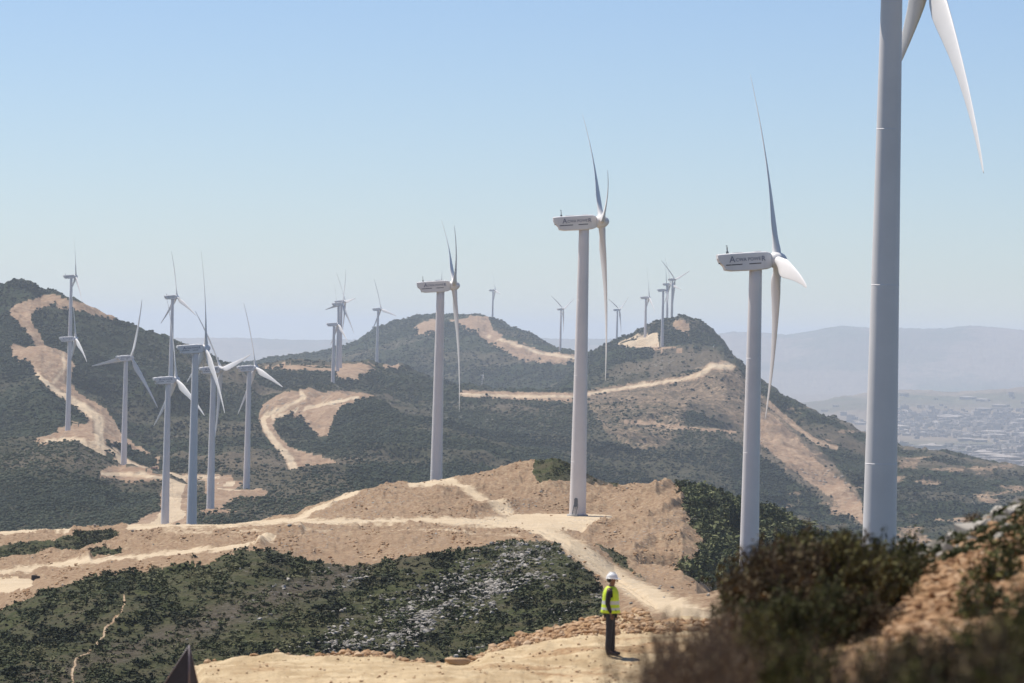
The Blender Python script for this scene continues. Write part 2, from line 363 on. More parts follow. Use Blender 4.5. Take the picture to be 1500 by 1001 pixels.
# left hill
A0, A1 = 1400, 4600
soil([(249, 696), (275, 696), (280, 715), (282, 740), (285, 772), (180, 776), (235, 750), (235, 720)], A0, 2900)
pale([(251, 697), (272, 697), (271, 715), (264, 735), (273, 748), (260, 762), (230, 775), (210, 775), (238, 752), (245, 715)], A0, 2900, .9)
soil([(148, 690), (160, 683), (185, 680), (235, 690), (252, 695), (250, 705), (190, 706), (148, 699)], A0, 3200)
road([(150, 694), (190, 696), (240, 700), (320, 698)], 3, A0, 3000, .9)
soil([(45, 650), (60, 638), (85, 627), (110, 620), (135, 622), (140, 645), (110, 648), (60, 652)], 2600, A1)
road([(50, 647), (110, 643), (140, 650), (165, 665), (190, 680), (235, 695)], [3, 3, 5, 5, 4, 3], 2600, A1)
soil([(13, 506), (18, 524), (45, 536), (51, 548), (75, 569), (102, 590), (120, 599), (129, 620), (118, 642), (150, 648), (200, 662), (235, 670), (232, 682), (200, 690), (235, 692), (226, 668), (180, 640), (168, 617), (156, 599), (132, 587), (111, 572), (103, 555), (110, 535), (100, 520), (78, 506), (45, 502), (20, 500)], 2600, A1)
road([(55, 548), (80, 572), (115, 592), (145, 615), (145, 640), (150, 655)], [3, 4, 6, 8, 7, 5], 2600, A1)
road([(78, 560), (95, 540), (92, 520)], 4, 2600, A1, .7)
soil([(12, 458), (20, 448), (50, 438), (75, 430), (92, 436), (75, 447), (50, 456), (45, 467), (52, 482), (68, 500), (88, 520), (70, 516), (40, 488), (20, 470)], 3300, A1)
soil([(78, 431), (130, 446), (175, 466), (165, 471), (110, 455), (84, 452)], 3300, A1, .7)
soil([(300, 697), (335, 697), (355, 706), (392, 719), (390, 728), (350, 731), (318, 735), (300, 727)], A0, 3000)
pale([(318, 708), (340, 706), (360, 715), (350, 719), (320, 718)], A0, 3000, .8)
soil([(286, 742), (347, 742), (347, 751), (300, 753)], A0, 3000)
paint(3, inside([(230, 690), (500, 680), (520, 720), (430, 770), (230, 775)], A0, 3000), .55)
# middle
soil([(378, 612), (385, 592), (415, 574), (440, 570), (455, 568), (470, 574), (500, 573), (530, 575), (552, 580), (520, 590), (500, 594), (490, 612), (480, 640), (465, 640), (440, 612), (420, 605), (405, 612), (400, 625), (410, 640), (425, 655), (450, 663), (480, 670), (502, 682), (470, 689), (440, 693), (425, 692), (420, 678), (405, 655), (385, 632)], 2900, 4650, .85)
road([(432, 692), (425, 672), (405, 650), (390, 630), (385, 615), (395, 605), (420, 596), (447, 583), (440, 574)], [7, 6, 5, 4, 4, 3.5, 3, 3, 3], 2900, 4650)
road([(400, 612), (440, 600), (480, 591), (525, 583)], 2.5, 2900, 4650)
soil([(385, 540), (413, 532), (449, 534), (482, 539), (500, 535), (530, 531), (542, 534), (557, 549), (524, 557), (500, 554), (479, 547), (440, 543), (400, 543)], 4420, 5000)
soil([(560, 536), (575, 524), (588, 533), (586, 541), (562, 541)], 4600, 5700, .8)
# right hill
soil([(675, 571), (760, 573), (842, 574), (900, 562), (960, 554), (1000, 546), (1040, 530), (1078, 532), (1096, 556), (1130, 596), (1170, 640), (1222, 680), (1262, 728), (1264, 768), (1240, 750), (1180, 705), (1110, 650), (1060, 608), (1010, 588), (1000, 640), (960, 660), (930, 660), (890, 640), (870, 606), (842, 592), (760, 586), (690, 582)], 2900, 5500, .46)
paint(3, inside([(842, 578), (900, 566), (1000, 552), (1060, 535), (1100, 560), (1222, 680), (1262, 730), (1264, 775), (1180, 715), (1100, 660), (1050, 640), (1000, 680), (940, 690), (880, 650), (850, 600)], 2900, 5500), .95)
soil([(1098, 600), (1130, 606), (1170, 646), (1200, 678), (1235, 708), (1262, 738), (1264, 768), (1245, 757), (1225, 732), (1180, 702), (1130, 662), (1095, 632)], 2900, 5500, .8)
soil([(675, 573), (760, 575), (842, 576), (842, 588), (760, 585), (690, 582)], 4000, 5300, .95)
road([(675, 578), (760, 581), (840, 581), (900, 571), (960, 562), (1000, 556), (1030, 547), (1042, 536), (1072, 537)], [2.5, 2.5, 2.5, 2.5, 2.5, 3, 4, 5, 5], 3900, 5500, .9)
road([(1125, 590), (1165, 625), (1200, 650), (1225, 656)], 3, 3000, 5700, .45)
road([(915, 617), (1000, 627), (1090, 634)], 1.6, 3000, 5500, .35)
pale([(903, 506), (920, 496), (940, 488), (963, 480), (966, 507), (940, 512), (915, 509)], 5000, 6000, .85)
soil([(985, 472), (1000, 467), (1012, 479), (1009, 492), (995, 486)], 5300, 6000)
soil([(930, 506), (1000, 508), (1000, 515), (930, 514)], 5000, 6000, .9)
paint(3, inside([(700, 590), (980, 590), (1060, 620), (1090, 800), (1000, 720), (850, 690)], 2900, 5000), .35)
paint(3, inside([(960, 510), (1050, 515), (1060, 535), (1000, 550), (950, 560)], 4700, 5700), .9)
# back hill
B0, B1 = 6200, 8600
soil([(603, 488), (620, 470), (641, 468), (641, 485), (620, 491)], B0, B1)
soil([(650, 472), (690, 462), (716, 464), (722, 485), (742, 492), (720, 498), (700, 491), (680, 483), (660, 477)], B0, B1)
soil([(690, 484), (720, 489), (760, 503), (800, 515), (850, 520), (850, 531), (800, 533), (760, 527), (735, 512), (710, 499)], B0, B1)
road([(700, 488), (740, 500), (790, 517), (850, 526)], 3, B0, B1, .8)
cover[..., 2] = np.where((YY > 1400) & (YY < 8600), np.clip(fbm(XX, YY, 260, 3, 71)*2-.25, 0, .8), cover[..., 2])
rw = (YY > 1400) & (YY < 8600) & (QX > 1150); cover[..., 0] = np.where(rw, np.maximum(cover[..., 0], np.clip(fbm(PX*.35, PY*1.8, 16, 4, 91)*1.3+.12, 0, .55)), cover[..., 0])
pl_ = (YY > 8900); cover[..., 0] = np.where(pl_, np.clip(.5+fbm(XX, YY, 1500, 5, 41)*1.4, 0, 1), cover[..., 0])
cover[..., 3] = np.where(pl_, np.clip(.3+fbm(XX, YY, 2500, 4, 47), 0, 1), cover[..., 3])
mh = (YY > 1400) & (YY < 8900); cover[..., 0] = np.where(mh, cover[..., 0]*(1+.25*np.clip(fbm(XX, YY, 22, 5, 58, .7), -1, .1)), cover[..., 0])
cover[..., 3] = np.where(mh, np.maximum(cover[..., 3], np.clip(fbm(XX, YY, 210, 5, 59)*1.8-.1, 0, .9)), cover[..., 3])
cover = np.clip(cover, 0, 1)

# ------------------------------------------------------------------ relief
def lerpY(pts):
    xs, ys = zip(*pts); return np.interp(LY, np.log(xs), ys)
flat = 1-.8*(YY > 104)*np.clip(cover[..., 1], 0, 1)
r1 = fbm(XX, YY, 1.3, 5, 1, .65)*lerpY([(2, .06), (60, .11), (100, .16), (200, 0)])+fbm(XX, YY, 6, 3, 31)*lerpY([(2, 0), (40, .03), (60, .14), (100, .16), (200, 0)])
r2 = fbm(XX, YY, 14, 5, 2)*lerpY([(100, 0), (400, .9), (700, 1.1), (1200, 1.8), (1500, 0), (1e5, 0)])
r2b = fbm(XX, YY, 3.2, 4, 12, .65)*lerpY([(100, 0), (400, .45), (640, .35), (700, .75), (1130, .9), (1400, 0), (1e5, 0)])
r5 = fbm(XX, YY, 1900, 5, 6)*lerpY([(9000, 0), (15000, 12), (17500, 50), (20000, 30), (31000, 60), (40000, 30), (1e5, 10)])
ZN = Z+(r1+r2+r2b*(1+.25*cover[..., 0]))*flat+r3+r4+r5
# berms and spoil heaps left by the diggers
def berm(pts, w, hgt, y0, y1):
    global ZN
    ZN = ZN + (.85 if y0 >= 500 else 1)*hgt*line(pts, w, y0, y1, raw=True)*(1+.5*fbm(XX, YY, 6, 3, 77))
berm([(862, 779), (900, 770), (945, 757), (985, 742), (1000, 730)], 4, 2.0, 700, 1120)
berm([(905, 742), (940, 725), (985, 712)], 3, 1.6, 700, 1120)
berm([(690, 747), (730, 741), (780, 741), (832, 745)], 4, 2.0, 800, 1120)
berm([(930, 805), (960, 792), (995, 788)], 5, 1.8, 600, 1120)
berm([(560, 800), (620, 790), (680, 785)], 6, .9, 500, 1000)
berm([(380, 798), (400, 786), (440, 780)], 5, 1.6, 500, 1000)
berm([(640, 722), (700, 715), (760, 700)], 4, 1.2, 700, 1130)
berm([(880, 735), (915, 730), (960, 722)], 4, 1.2, 700, 1130)
berm([(880, 762), (930, 768), (1000, 762)], 3, 1.0, 700, 1120)
berm([(440, 750), (500, 740), (560, 728)], 3, .8, 700, 1130)
berm([(60, 815), (130, 818)], 4, 1.5, 500, 1000)
berm([(300, 967), (450, 962), (600, 964), (660, 972)], 6, .25, 90, 100)
berm([(750, 938), (870, 925), (950, 917)], 5, .3, 90, 104)
for dy in (0, 9, 17, 24):
    berm([(280, 985+dy), (450, 978+dy), (650, 985+dy), (800, 968+dy), (900, 958+dy), (1000, 948+dy)], 2.2, -.09 if dy % 2 else .08, 66, 98)
for dy in (0, 6):
    berm([(620, 764+dy), (740, 768+dy), (790, 777+dy), (830, 795+dy), (890, 840+dy), (960, 885+dy)], 1.8, -.3, 200, 1100)
PYN = PY0 - ZN/YY*F

# ------------------------------------------------------------------ wind turbines: survey list
# key, base px, base py, distance, yaw from the viewing line, blade phase, label
TUR = [
 ('T1', 1287, 841, 503, 9.1, 110.5, 'nearest wind turbine, its thick grey tower rising out of the frame behind the foreground bushes'),
 ('T2', 1095, 920, 830, 8, 22, 'wind turbine with lettered nacelle and one blade aimed at the viewer, tower behind the bushes'),
 ('T3', 846, 755, 1040, 4, 46, 'wind turbine standing on the sandy pad, its whole tower and small base door in view'),
 ('T4', 638, 750, 1350, 3, 57, 'wind turbine with two blades raised together, tower foot hidden behind the sandy crest'),
 ('L1', 102, 517, 4000, 9, 111, 'small wind turbine on the left hillside, standing directly above and behind another one'),
 ('L2', 99, 643, 3050, 12, 6, 'wind turbine on the small dirt pad beside the winding track on the left hill'),
 ('L3', 181, 689, 2715, 39, 99, 'wind turbine with blades spread wide in a Y, standing right of the left winding track'),
 ('L4', 250, 556, 3700, 27, 6, 'distant wind turbine seen just above the nacelle of a nearer one on the left slope'),
 ('L5', 241.5, 772, 2075, 21, 6, 'wind turbine on the left edge of the pale road that climbs behind the near hill'),
 ('L6', 280.5, 772, 1710, 12, 111, 'thickest wind turbine of the left cluster, with one blade pointing straight up'),
 ('L7', 308, 748, 2165, 24, 42, 'wind turbine just right of the thickest tower in the left cluster, one blade pointing down'),
 ('L8', 361, 716, 2530, 24, 15, 'rightmost wind turbine of the left cluster, standing on a small reddish pad'),
 ('M2a', 487, 580, 4270, 15, 3, 'lowest wind turbine of the tight trio on the middle ridge, on the upper track bend'),
 ('M2b', 494, 544, 4550, 27, 99, 'left wind turbine of the overlapping pair on the bare soil strip of the middle ridge'),
 ('M2c', 498, 539, 4620, 18, 36, 'right wind turbine of the overlapping pair on the bare soil strip of the middle ridge'),
 ('M3', 552, 537, 5330, 30, 18, 'lone slender wind turbine between the middle trio and the big round hill'),
 ('M4', 642, 471, 7500, 9, 90, 'tiny wind turbine almost hidden behind the nacelle of a nearer turbine'),
 ('M5', 721, 482, 7900, 15, 18, 'small wind turbine on the bare top of the round back hill'),
 ('M6', 820.5, 516, 7100, 33, 57, 'small wind turbine with V-spread blades on the saddle left of the tall tower'),
 ('M7', 903, 517, 7100, 30, 63, 'small wind turbine with V-spread blades behind the saddle right of the tall tower'),
 ('R1', 944.5, 516, 5600, 12, 0, 'small wind turbine standing in front of the pale cutting on the peaked hill'),
 ('R2', 969.7, 508, 5400, 3, 96, 'small wind turbine at the foot of the peak, leftmost of its close-set trio'),
 ('R3', 976.5, 491, 6000, 24, 18, 'small wind turbine behind the peak, middle of its close-set trio'),
 ('R4', 983.5, 484, 6000, 36, 48, 'small wind turbine behind the peak, rightmost of its close-set trio, blades spread wide'),
]
for key, bx, by, D, *_ in TUR:
    xb = (bx-PX0)/F*D; zb = (PY0-by)/F*D
    r = np.hypot(XX-xb, (YY-D))
    k0, k1 = (12, 30) if D < 1500 else (22, 70)
    w = 1-smooth(k0, k1, r)
    m = w > 0
    ZN[m] = ZN[m]*(1-w[m]) + (zb-.15)*w[m]
PYN = PY0 - ZN/YY*F
# visible weight for scattering
cm = np.minimum.accumulate(np.vstack([np.full((1, NC), 1e9), PYN[:-1]]), axis=0)
dpy = np.vstack([np.clip(PYN[:-1]-PYN[1:], 0, None), np.zeros((1, NC))])
dcol = np.gradient(cols)[None]
visw = dpy*dcol*(PYN < cm+6)*(PYN < 1060)*(PX > -60)*(PX < 1560)

WX = XX*CR-ZN*SR; WZ = XX*SR+ZN*CR
def terr(name, y0, y1, mat):
    r0 = np.searchsorted(rowsY, y0); r1_ = np.searchsorted(rowsY, y1, side='right')-1
    sl = slice(r0, r1_+1); n = r1_-r0+1
    V = np.stack([WX[sl], YY[sl], WZ[sl]], -1).reshape(-1, 3)
    i = np.arange(n-1)[:, None]*NC+np.arange(NC-1)[None]
    Fc = np.stack([i, i+1, i+NC+1, i+NC], -1).reshape(-1, 4)
    return mesh_np(name, V, Fc, mat, True, None, {'cover': cover[sl].reshape(-1, 4)})

VEG_N = ((.018, .022, .008), (.045, .052, .017), (.10, .098, .042), (.075, .065, .035))
SOIL_N = ((.12, .066, .035), (.29, .195, .12), (.39, .29, .185), (.52, .42, .29), (.25, .16, .095))
PALE_N = ((.50, .385, .25), (.60, .48, .33))
BRN_N = ((.05, .04, .03), (.12, .095, .07))
m_fg = terrain_mat('foreground_soil', .18, VEG_N, ((.16, .09, .045), (.33, .21, .11), (.44, .30, .17), (.55, .42, .27), (.38, .21, .10)), ((.36, .25, .135), (.61, .48, .30)), BRN_N, bump=.9, bdist=.08)
m_nh = terrain_mat('near_hill_ground', 1.1, VEG_N, SOIL_N, PALE_N, BRN_N, bump=.9, bdist=.6)
m_mh = terrain_mat('far_hill_ground', 7, ((.010, .018, .009), (.020, .031, .014), (.042, .052, .024), (.04, .042, .024)), ((.19, .105, .06), (.34, .23, .15), (.43, .31, .205), (.51, .40, .28), (.27, .17, .105)), ((.50, .37, .24), (.60, .48, .33)), ((.085, .068, .048), (.19, .145, .10)), rock=(.24, .22, .19), bump=.8, bdist=4, en=.5)
m_pl = terrain_mat('plain_ground', 120, ((.05, .06, .03), (.08, .09, .05), (.14, .13, .08), (.12, .10, .07)), ((.12, .09, .065), (.19, .15, .11), (.24, .19, .14), (.30, .25, .19), (.17, .13, .095)), ((.5, .4, .3), (.6, .5, .4)), ((.12, .10, .08), (.25, .20, .15)), bump=.3, bdist=20)
cutA = rowsY[np.searchsorted(rowsY, 104)]; cutB = 1350; cutC = 9000
tag(terr('ground', 2, cutA, m_fg), kind='structure')
tag(terr('near_hill', cutA, 1350, m_nh), kind='structure')
tag(terr('hills', 1350, 9000, m_mh), kind='structure')
tag(terr('plain', 9000, 27000, m_pl), kind='structure')
tag(terr('mountains', 27000, 60000, m_pl), kind='structure')

def ground_at(px, Y):
    j = np.clip(np.searchsorted(cols, px)-1, 0, NC-2); i = np.clip(np.searchsorted(rowsY, Y)-1, 0, NR-2)
    a = (px-cols[j])/(cols[j+1]-cols[j]); b = (Y-rowsY[i])/(rowsY[i+1]-rowsY[i])
    z = (ZN[i, j]*(1-a)+ZN[i, j+1]*a)*(1-b)+(ZN[i+1, j]*(1-a)+ZN[i+1, j+1]*a)*b
    xi = (px-PX0)/F*Y
    return Vector((xi*CR-z*SR, Y, xi*SR+z*CR))
def sample(weight, n):
    w = weight.ravel(); cw = np.cumsum(w); idx = np.searchsorted(cw, rng.random(n)*cw[-1]); idx = np.minimum(idx, len(w)-1)
    i = np.minimum(idx//NC, NR-2); j = np.minimum(idx % NC, NC-2); a = rng.random(n); b = rng.random(n)
    def L(A): return (A[i, j]*(1-a)+A[i, j+1]*a)*(1-b)+(A[i+1, j]*(1-a)+A[i+1, j+1]*a)*b
    return np.stack([L(WX), L(YY), L(WZ)], -1), L(PX), L(PY), i, j

# ------------------------------------------------------------------ scattered masses
def ico(sub):
    bm = bmesh.new(); bmesh.ops.create_icosphere(bm, subdivisions=sub, radius=1)
    V = np.array([v.co[:] for v in bm.verts]); Fc = np.array([[v.index for v in f.verts] for f in bm.faces]); bm.free()
    return V, Fc
def clumps(name, P, S, mat, protos, flatz=.8, tone=None, smooth_=True, sink=.25):
    """P positions (n,3), S sizes (n,), protos list of (V,F)"""
    n = len(P); which = rng.integers(0, len(protos), n); VV = []; FF = []; TT = []; off = 0
    tone = rng.random(n) if tone is None else tone
    for k, (V, Fc) in enumerate(protos):
        ids = np.nonzero(which == k)[0]
        if not len(ids): continue
        a = rng.random(len(ids))*2*np.pi; c, s = np.cos(a)[:, None], np.sin(a)[:, None]
        sx = S[ids, None]*(.75+.5*rng.random((len(ids), 1))); sz = S[ids, None]*flatz*(.7+.6*rng.random((len(ids), 1)))
        x = (V[None, :, 0]*c-V[None, :, 1]*s)*sx; y = (V[None, :, 0]*s+V[None, :, 1]*c)*sx; z = V[None, :, 2]*sz+sz*(1-2*sink)
        v = np.stack([x, y, z], -1)+P[ids, None]
        VV.append(v.reshape(-1, 3)); FF.append((Fc[None]+(np.arange(len(ids))*len(V))[:, None, None]+off).reshape(-1, Fc.shape[1]))
        tt = tone[ids][:, None]*.75+.25*np.clip((V[None, :, 2]*0+rng.random((len(ids), len(V)))), 0, 1)
        TT.append(tt.reshape(-1)); off += len(ids)*len(V)
    return mesh_np(name, np.concatenate(VV), np.concatenate(FF), mat, smooth_, None, {'tone': np.concatenate(TT)})
def blob_protos(sub, n, jit):
    out = []
    for k in range(n):
        V, Fc = ico(sub); V = V*(1+jit*(rng.random((len(V), 1))*2-1)); V[:, 2] = np.maximum(V[:, 2], -.6)
        out.append((V, Fc))
    return out
def leafy_proto(n, size, bulge=1.0):
    d = rng.normal(size=(n, 3)); d /= np.linalg.norm(d, axis=1)[:, None]; r = (.35+.65*rng.random((n, 1))**.5)
    lump = 1+.22*np.sin(d[:, :1]*5+rng.random()*6)+.2*np.cos(d[:, 1:2]*6+rng.random()*6)
    c = d*r*lump*bulge; c[:, 2] = np.abs(c[:, 2])*1.0-.3
    t1 = rng.normal(size=(n, 3)); t1 /= np.linalg.norm(t1, axis=1)[:, None]; t2 = np.cross(t1, d+.5*rng.normal(size=(n, 3))); t2 /= np.linalg.norm(t2, axis=1)[:, None]
    s = size*(.6+.8*rng.random((n, 1)))
    V = np.stack([c-t1*s, c+t2*s*.55, c+t1*s, c-t2*s*.55], 1).reshape(-1, 3)
    return V, np.arange(4*n).reshape(-1, 4)

M['forest'] = foliage_mat('forest_foliage', (.009, .017, .008), (.019, .031, .013), (.046, .056, .024))
M['scrub'] = foliage_mat('scrub_foliage', (.016, .021, .007), (.048, .060, .019), (.12, .115, .05))
M['shrub'] = foliage_mat('shrub_foliage', (.018, .024, .007), (.062, .076, .020), (.20, .20, .09))
M['bush'] = foliage_mat('bush_foliage', (.020, .024, .007), (.050, .056, .014), (.13, .115, .03))
M['olive'] = foliage_mat('olive_foliage', (.04, .035, .012), (.085, .075, .022), (.20, .17, .05))
M['rust'] = foliage_mat('brown_tipped_foliage', (.035, .026, .014), (.085, .06, .03), (.17, .125, .06))
M['drybush'] = foliage_mat('dry_foliage', (.075, .052, .03), (.17, .12, .07), (.30, .225, .13))
M['rock'] = foliage_mat('pale_rock', (.11, .098, .08), (.25, .225, .19), (.46, .42, .36), .9)
M['redrock'] = foliage_mat('orange_rock', (.24, .13, .06), (.38, .23, .12), (.50, .36, .23), .9)
M['twig'] = simple('twig_bark', (.11, .075, .05), .9, .3, 8)
vegm = (1-cover[..., 0])*(1-cover[..., 1])
veg2 = np.clip(1-cover[..., 0]*1.6, 0, 1)*(1-cover[..., 1])

fp = blob_protos(1, 8, .28)
wf = visw*(YY > 1400)*(YY < 8900)*veg2*(.25+smooth(-.35, .25, fbm(XX, YY, 120, 4, 55)))
wf = wf*np.where(PX > 1150, .45, 1)*(1-.92*cover[..., 3])
P, sx, sy, ii, jj = sample(wf, 110000)
S = (.36+P[:, 1]*.00021)*(.5+1.3*rng.random(len(P))**2.5)
tn = np.clip(.42+1.4*fbm(P[:, 0], P[:, 1], 260, 5, 66)+.35*(rng.random(len(P))-.5), 0, 1)
tag(clumps('forest', P, S, M['forest'], fp, .62, tn, True), 'dark evergreen scrub forest covering the far hillsides', 'forest', kind='stuff')

wf = visw*(YY > 300)*(YY < 1345)*veg2*(PX < 980)
wf = wf*(.12+smooth(-.25, .3, fbm(PX, PY*2.2, 26, 4, 51)))*(1-.55*cover[..., 3])
P, sx, sy, ii, jj = sample(wf, 21000)
S = (.14+.42*rng.random(len(P))**3)*(P[:, 1]/560)**.5
tn = np.clip(.40+1.3*fbm(sx*.8, sy*2, 40, 3, 67)+.5*(rng.random(len(P))-.5)+.35*cover[ii, jj, 3], 0, 1)
lp = [leafy_proto(11, .55) for _ in range(6)]
tag(clumps('scrub', P, S*1.25, M['scrub'], lp, .6, tn, False), 'low dark green scrub covering the slope below the dirt road', 'scrub', kind='stuff')

wf = visw*(YY > 640)*(YY < 1345)*veg2*(PX >= 975)
P, sx, sy, ii, jj = sample(wf, 1900)
S = (.7+2.1*rng.random(len(P))**2)
lp2 = [leafy_proto(70, .27) for _ in range(6)]
tag(clumps('shrubs', P, S, M['shrub'], lp2, .8, None, False), 'dense green shrubs covering the right shoulder of the sandy hill', 'shrubs', kind='stuff')

# rocks on the scrub slope
rp = blob_protos(1, 8, .35)
wr = visw*(YY > 300)*(YY < 1200)*(vegm*cover[..., 2]**2.2+.03*cover[..., 0]*(1-cover[..., 1])+.05*(np.abs(PX-400) < 40)*(np.abs(PY-795) < 12))*(PX < 1040)
wr = (wr*.45+1.3*visw*(YY > 480)*(YY < 700)*ctr*vegm)*(.15+smooth(-.1, .3, fbm(PX*.7, PY*2.2+PX*.7, 22, 3, 52)))+.5*visw*(YY > 640)*(YY < 1345)*veg2*(PX > 985)*(PX < 1075)
P, sx, sy, ii, jj = sample(wr, 7500)
S = .09+.40*rng.random(len(P))**4
order = np.argsort(-S); big, rest = order[:220], order[220:]
tag(clumps('loose_rocks', P[rest], S[rest], M['rock'], rp, .6, .1+.8*rng.random(len(rest)), False), 'pale broken rocks strewn among the scrub on the slope', 'rocks', kind='stuff')
rock_me = []
for V, Fc in blob_protos(2, 6, .16):
    for _ in range(13):
        nn = rng.normal(size=3); nn /= np.linalg.norm(nn); dd = V @ nn; lim = .45+.3*rng.random(); V = V-np.clip(dd-lim, 0, None)[:, None]*nn
    V = V*np.array([1.25, .95, .75])
    o = mesh_np('rock', V, Fc, M['rock'], False, None, {'tone': .25+.5*rng.random()+.2*rng.random(len(V))}); rock_me.append(o.data); bpy.data.objects.remove(o)
def put_rock(me, p, s, label, group=None, name='rock', cat='rock', sink=.2):
    o = bpy.data.objects.new(name, me); COL.objects.link(o); o.location = (p[0], p[1], p[2]+s*sink)
    o.rotation_euler = (random.uniform(-.3, .3), random.uniform(-.3, .3), random.uniform(0, 6.28)); o.scale = (s, s, s*random.uniform(.7, 1.1))
    tag(o, label, cat, group); return o
for k in big:
    put_rock(rock_me[k % 6], P[k], S[k]*1.1, 'pale grey rock lying among dark scrub on the slope below the dirt road', 'pale rocks scattered over the scrub slope')
# gravel and stones on dirt
P, sx, sy, ii, jj = sample(visw*(YY > 26)*(YY < 104)*cover[..., 0]*(1-.8*cover[..., 1]), 6500)
S = .008+.035*rng.random(len(P))**3
tag(clumps('gravel', P, S, M['redrock'], blob_protos(1, 5, .3), .6, .5+rng.random(len(P))*.5, False), 'loose gravel on the bare foreground soil', 'gravel', kind='stuff')
P, sx, sy, ii, jj = sample(visw*(YY > 600)*(YY < 1345)*cover[..., 0]*(1-cover[..., 1])*(PX < 1040)*(.05+smooth(0, .35, fbm(PX, PY*2, 30, 3, 53))), 5200)
S = .07+.36*rng.random(len(P))**4
tag(clumps('stones', P, S, M['redrock'], rp, .6, rng.random(len(P)), False), 'brown stones and clods on the dug sandy hillside', 'stones', kind='stuff')

# ------------------------------------------------------------------ turbine model (80 m hub, 44 m blades)
def circle(r, z, n=48, cx=0, cy=0):
    return [(cx+r*math.cos(2*math.pi*i/n), cy+r*math.sin(2*math.pi*i/n), z) for i in range(n)]
HUBH = 80.0; TILT = R(5); OVER = 4.7
def make_turbine():
    root = empty('wind_turbine', (0, 0, 0))
    bm = bmesh.new(); rings = []
    rad_ = lambda z: 2.28+(1.38-2.28)*max(0, z)/78
    for z in [-8, 0]+list(np.linspace(3, 77.9, 26)): rings.append(circle(rad_(z), z))
    ring_loft(bm, rings)
    for j in (14.5, 38, 58.5):      # thin flange rings, each a closed hoop of its own
        hoop = [circle(rad_(j)+.014, j-.06), circle(rad_(j)+.014, j+.06), circle(rad_(j)-.05, j+.07), circle(rad_(j)-.05, j-.07)]
        ring_loft(bm, hoop+[hoop[0]], False)
    tw = obj('tower', bm, M['tower'], root)
    bm = bmesh.new(); ring_loft(bm, [circle(2.9, -3), circle(2.9, .12), circle(2.75, .25), circle(2.2, .3)]); obj('foundation', bm, M['concrete'], root)
    # door faces the viewer, a little left
    dt = empty('door', (0, 0, 0)); bpy.data.objects.remove(dt)
    bm = bmesh.new(); pts = []
    for (w_, z0) in ((.48, 0), (.48, 0)): pass
    prof = [(-.5, 2.4), (.5, 2.4), (.5, 4.3)]+[(.5*math.cos(a), 4.3+.5*math.sin(a)) for a in np.linspace(.3, math.pi-.3, 7)]+[(-.5, 4.3)]
    f = [bm.verts.new((x, -2.36, z)) for x, z in prof]; b = [bm.verts.new((x, -1.95, z)) for x, z in prof]
    bm.faces.new(f)
    for i in range(len(prof)): bm.faces.new((f[i], f[(i+1) % len(prof)], b[(i+1) % len(prof)], b[i]))
    d = obj('door', bm, M['grey'], root, False); d.rotation_euler = (0, 0, R(-14))
    bm = bmesh.new()
    for i in range(10):
        box(bm, 0, -2.3-i*.24, 2.25-i*.24, 1.0, .24, .05)
    for s in (-.52, .52):
        for i in range(10): box(bm, s, -2.3-i*.24, 2.6-i*.24, .05, .05, .95)
        m4 = Matrix.Translation((s, -3.4, 2.0)) @ Matrix.Rotation(R(45), 4, 'X')
        bmesh.ops.create_cube(bm, size=1, matrix=m4 @ Matrix.Diagonal((.05, 3.2, .05, 1)))
    st_ = obj('stairs', bm, M['grey'], root, False); st_.rotation_euler = (0, 0, R(-14))
    # nacelle: +X towards the rotor
    nac = None
    bm = bmesh.new()
    secs = [(-8.4, 1.55, 1.05, 1.98), (-8.1, 1.62, .2, 2.02), (-7.2, 1.7, -.75, 2.05), (-6.95, 1.75, -1.55, 2.06), (-5.5, 1.8, -1.85, 2.07), (0, 1.85, -1.95, 2.08), (2.2, 1.75, -1.85, 2.0), (3.0, 1.55, -1.6, 1.75), (3.35, 1.3, -1.35, 1.4)]
    rings = []
    for x, hw, z0, z1 in secs:
        rr = .38; pts = []
        for (cy, cz, a0) in ((hw-rr, z1-rr, 0), (-hw+rr, z1-rr, 90), (-hw+rr, z0+rr*.6, 180), (hw-rr, z0+rr*.6, 270)):
            for a in (0, 30, 60, 90):
                ra = R(a0+a); kz = .6 if a0 >= 180 else 1
                pts.append((x, cy+rr*math.cos(ra), cz+rr*kz*math.sin(ra)))
        rings.append(pts)
    ring_loft(bm, rings)
    for x in (-5.6, -3.0, -.6, 1.6):                # panel ribs
        box(bm, x, 0, .02, .05, 3.75, 3.3)
    nac = obj('nacelle', bm, M['white'], root)
    nac.data.polygons.foreach_set('use_smooth', [False]*len(nac.data.polygons))
    pv = Vector((0, 0, HUBH-OVER*math.sin(TILT)))
    nac.location = pv; nac.rotation_euler = (0, -TILT, 0)
    bm = bmesh.new()
    box(bm, -6.1, .5, 2.75, .12, .12, 1.5); box(bm, -6.1, -.5, 2.75, .12, .12, 1.5); box(bm, -6.1, 0, 3.3, .12, 1.2, .12); box(bm, -6.1, 0, 2.3, .5, .5, .5); box(bm, -6.1, .5, 3.75, .35, .1, .2)
    obj('weather_mast', bm, M['grey'], nac, False)
    bm = bmesh.new(); box(bm, -3.9, 0, 2.12, 2.4, 1.6, .16, .04); obj('roof_hatch', bm, M['white'], nac, False)
    bm = bmesh.new(); box(bm, 0.4, 0, 2.12, 1.6, 1.2, .14, .04); obj('roof_hatch', bm, M['white'], nac, False)
    bm = bmesh.new(); box(bm, -5, -1.815, -.45, 3.6, .03, .22); box(bm, -.4, -1.865, -.45, 2.6, .03, .22); box(bm, -7.75, 0, .15, .6, 2.2, .5); obj('air_vent', bm, M['dark'], nac, False)
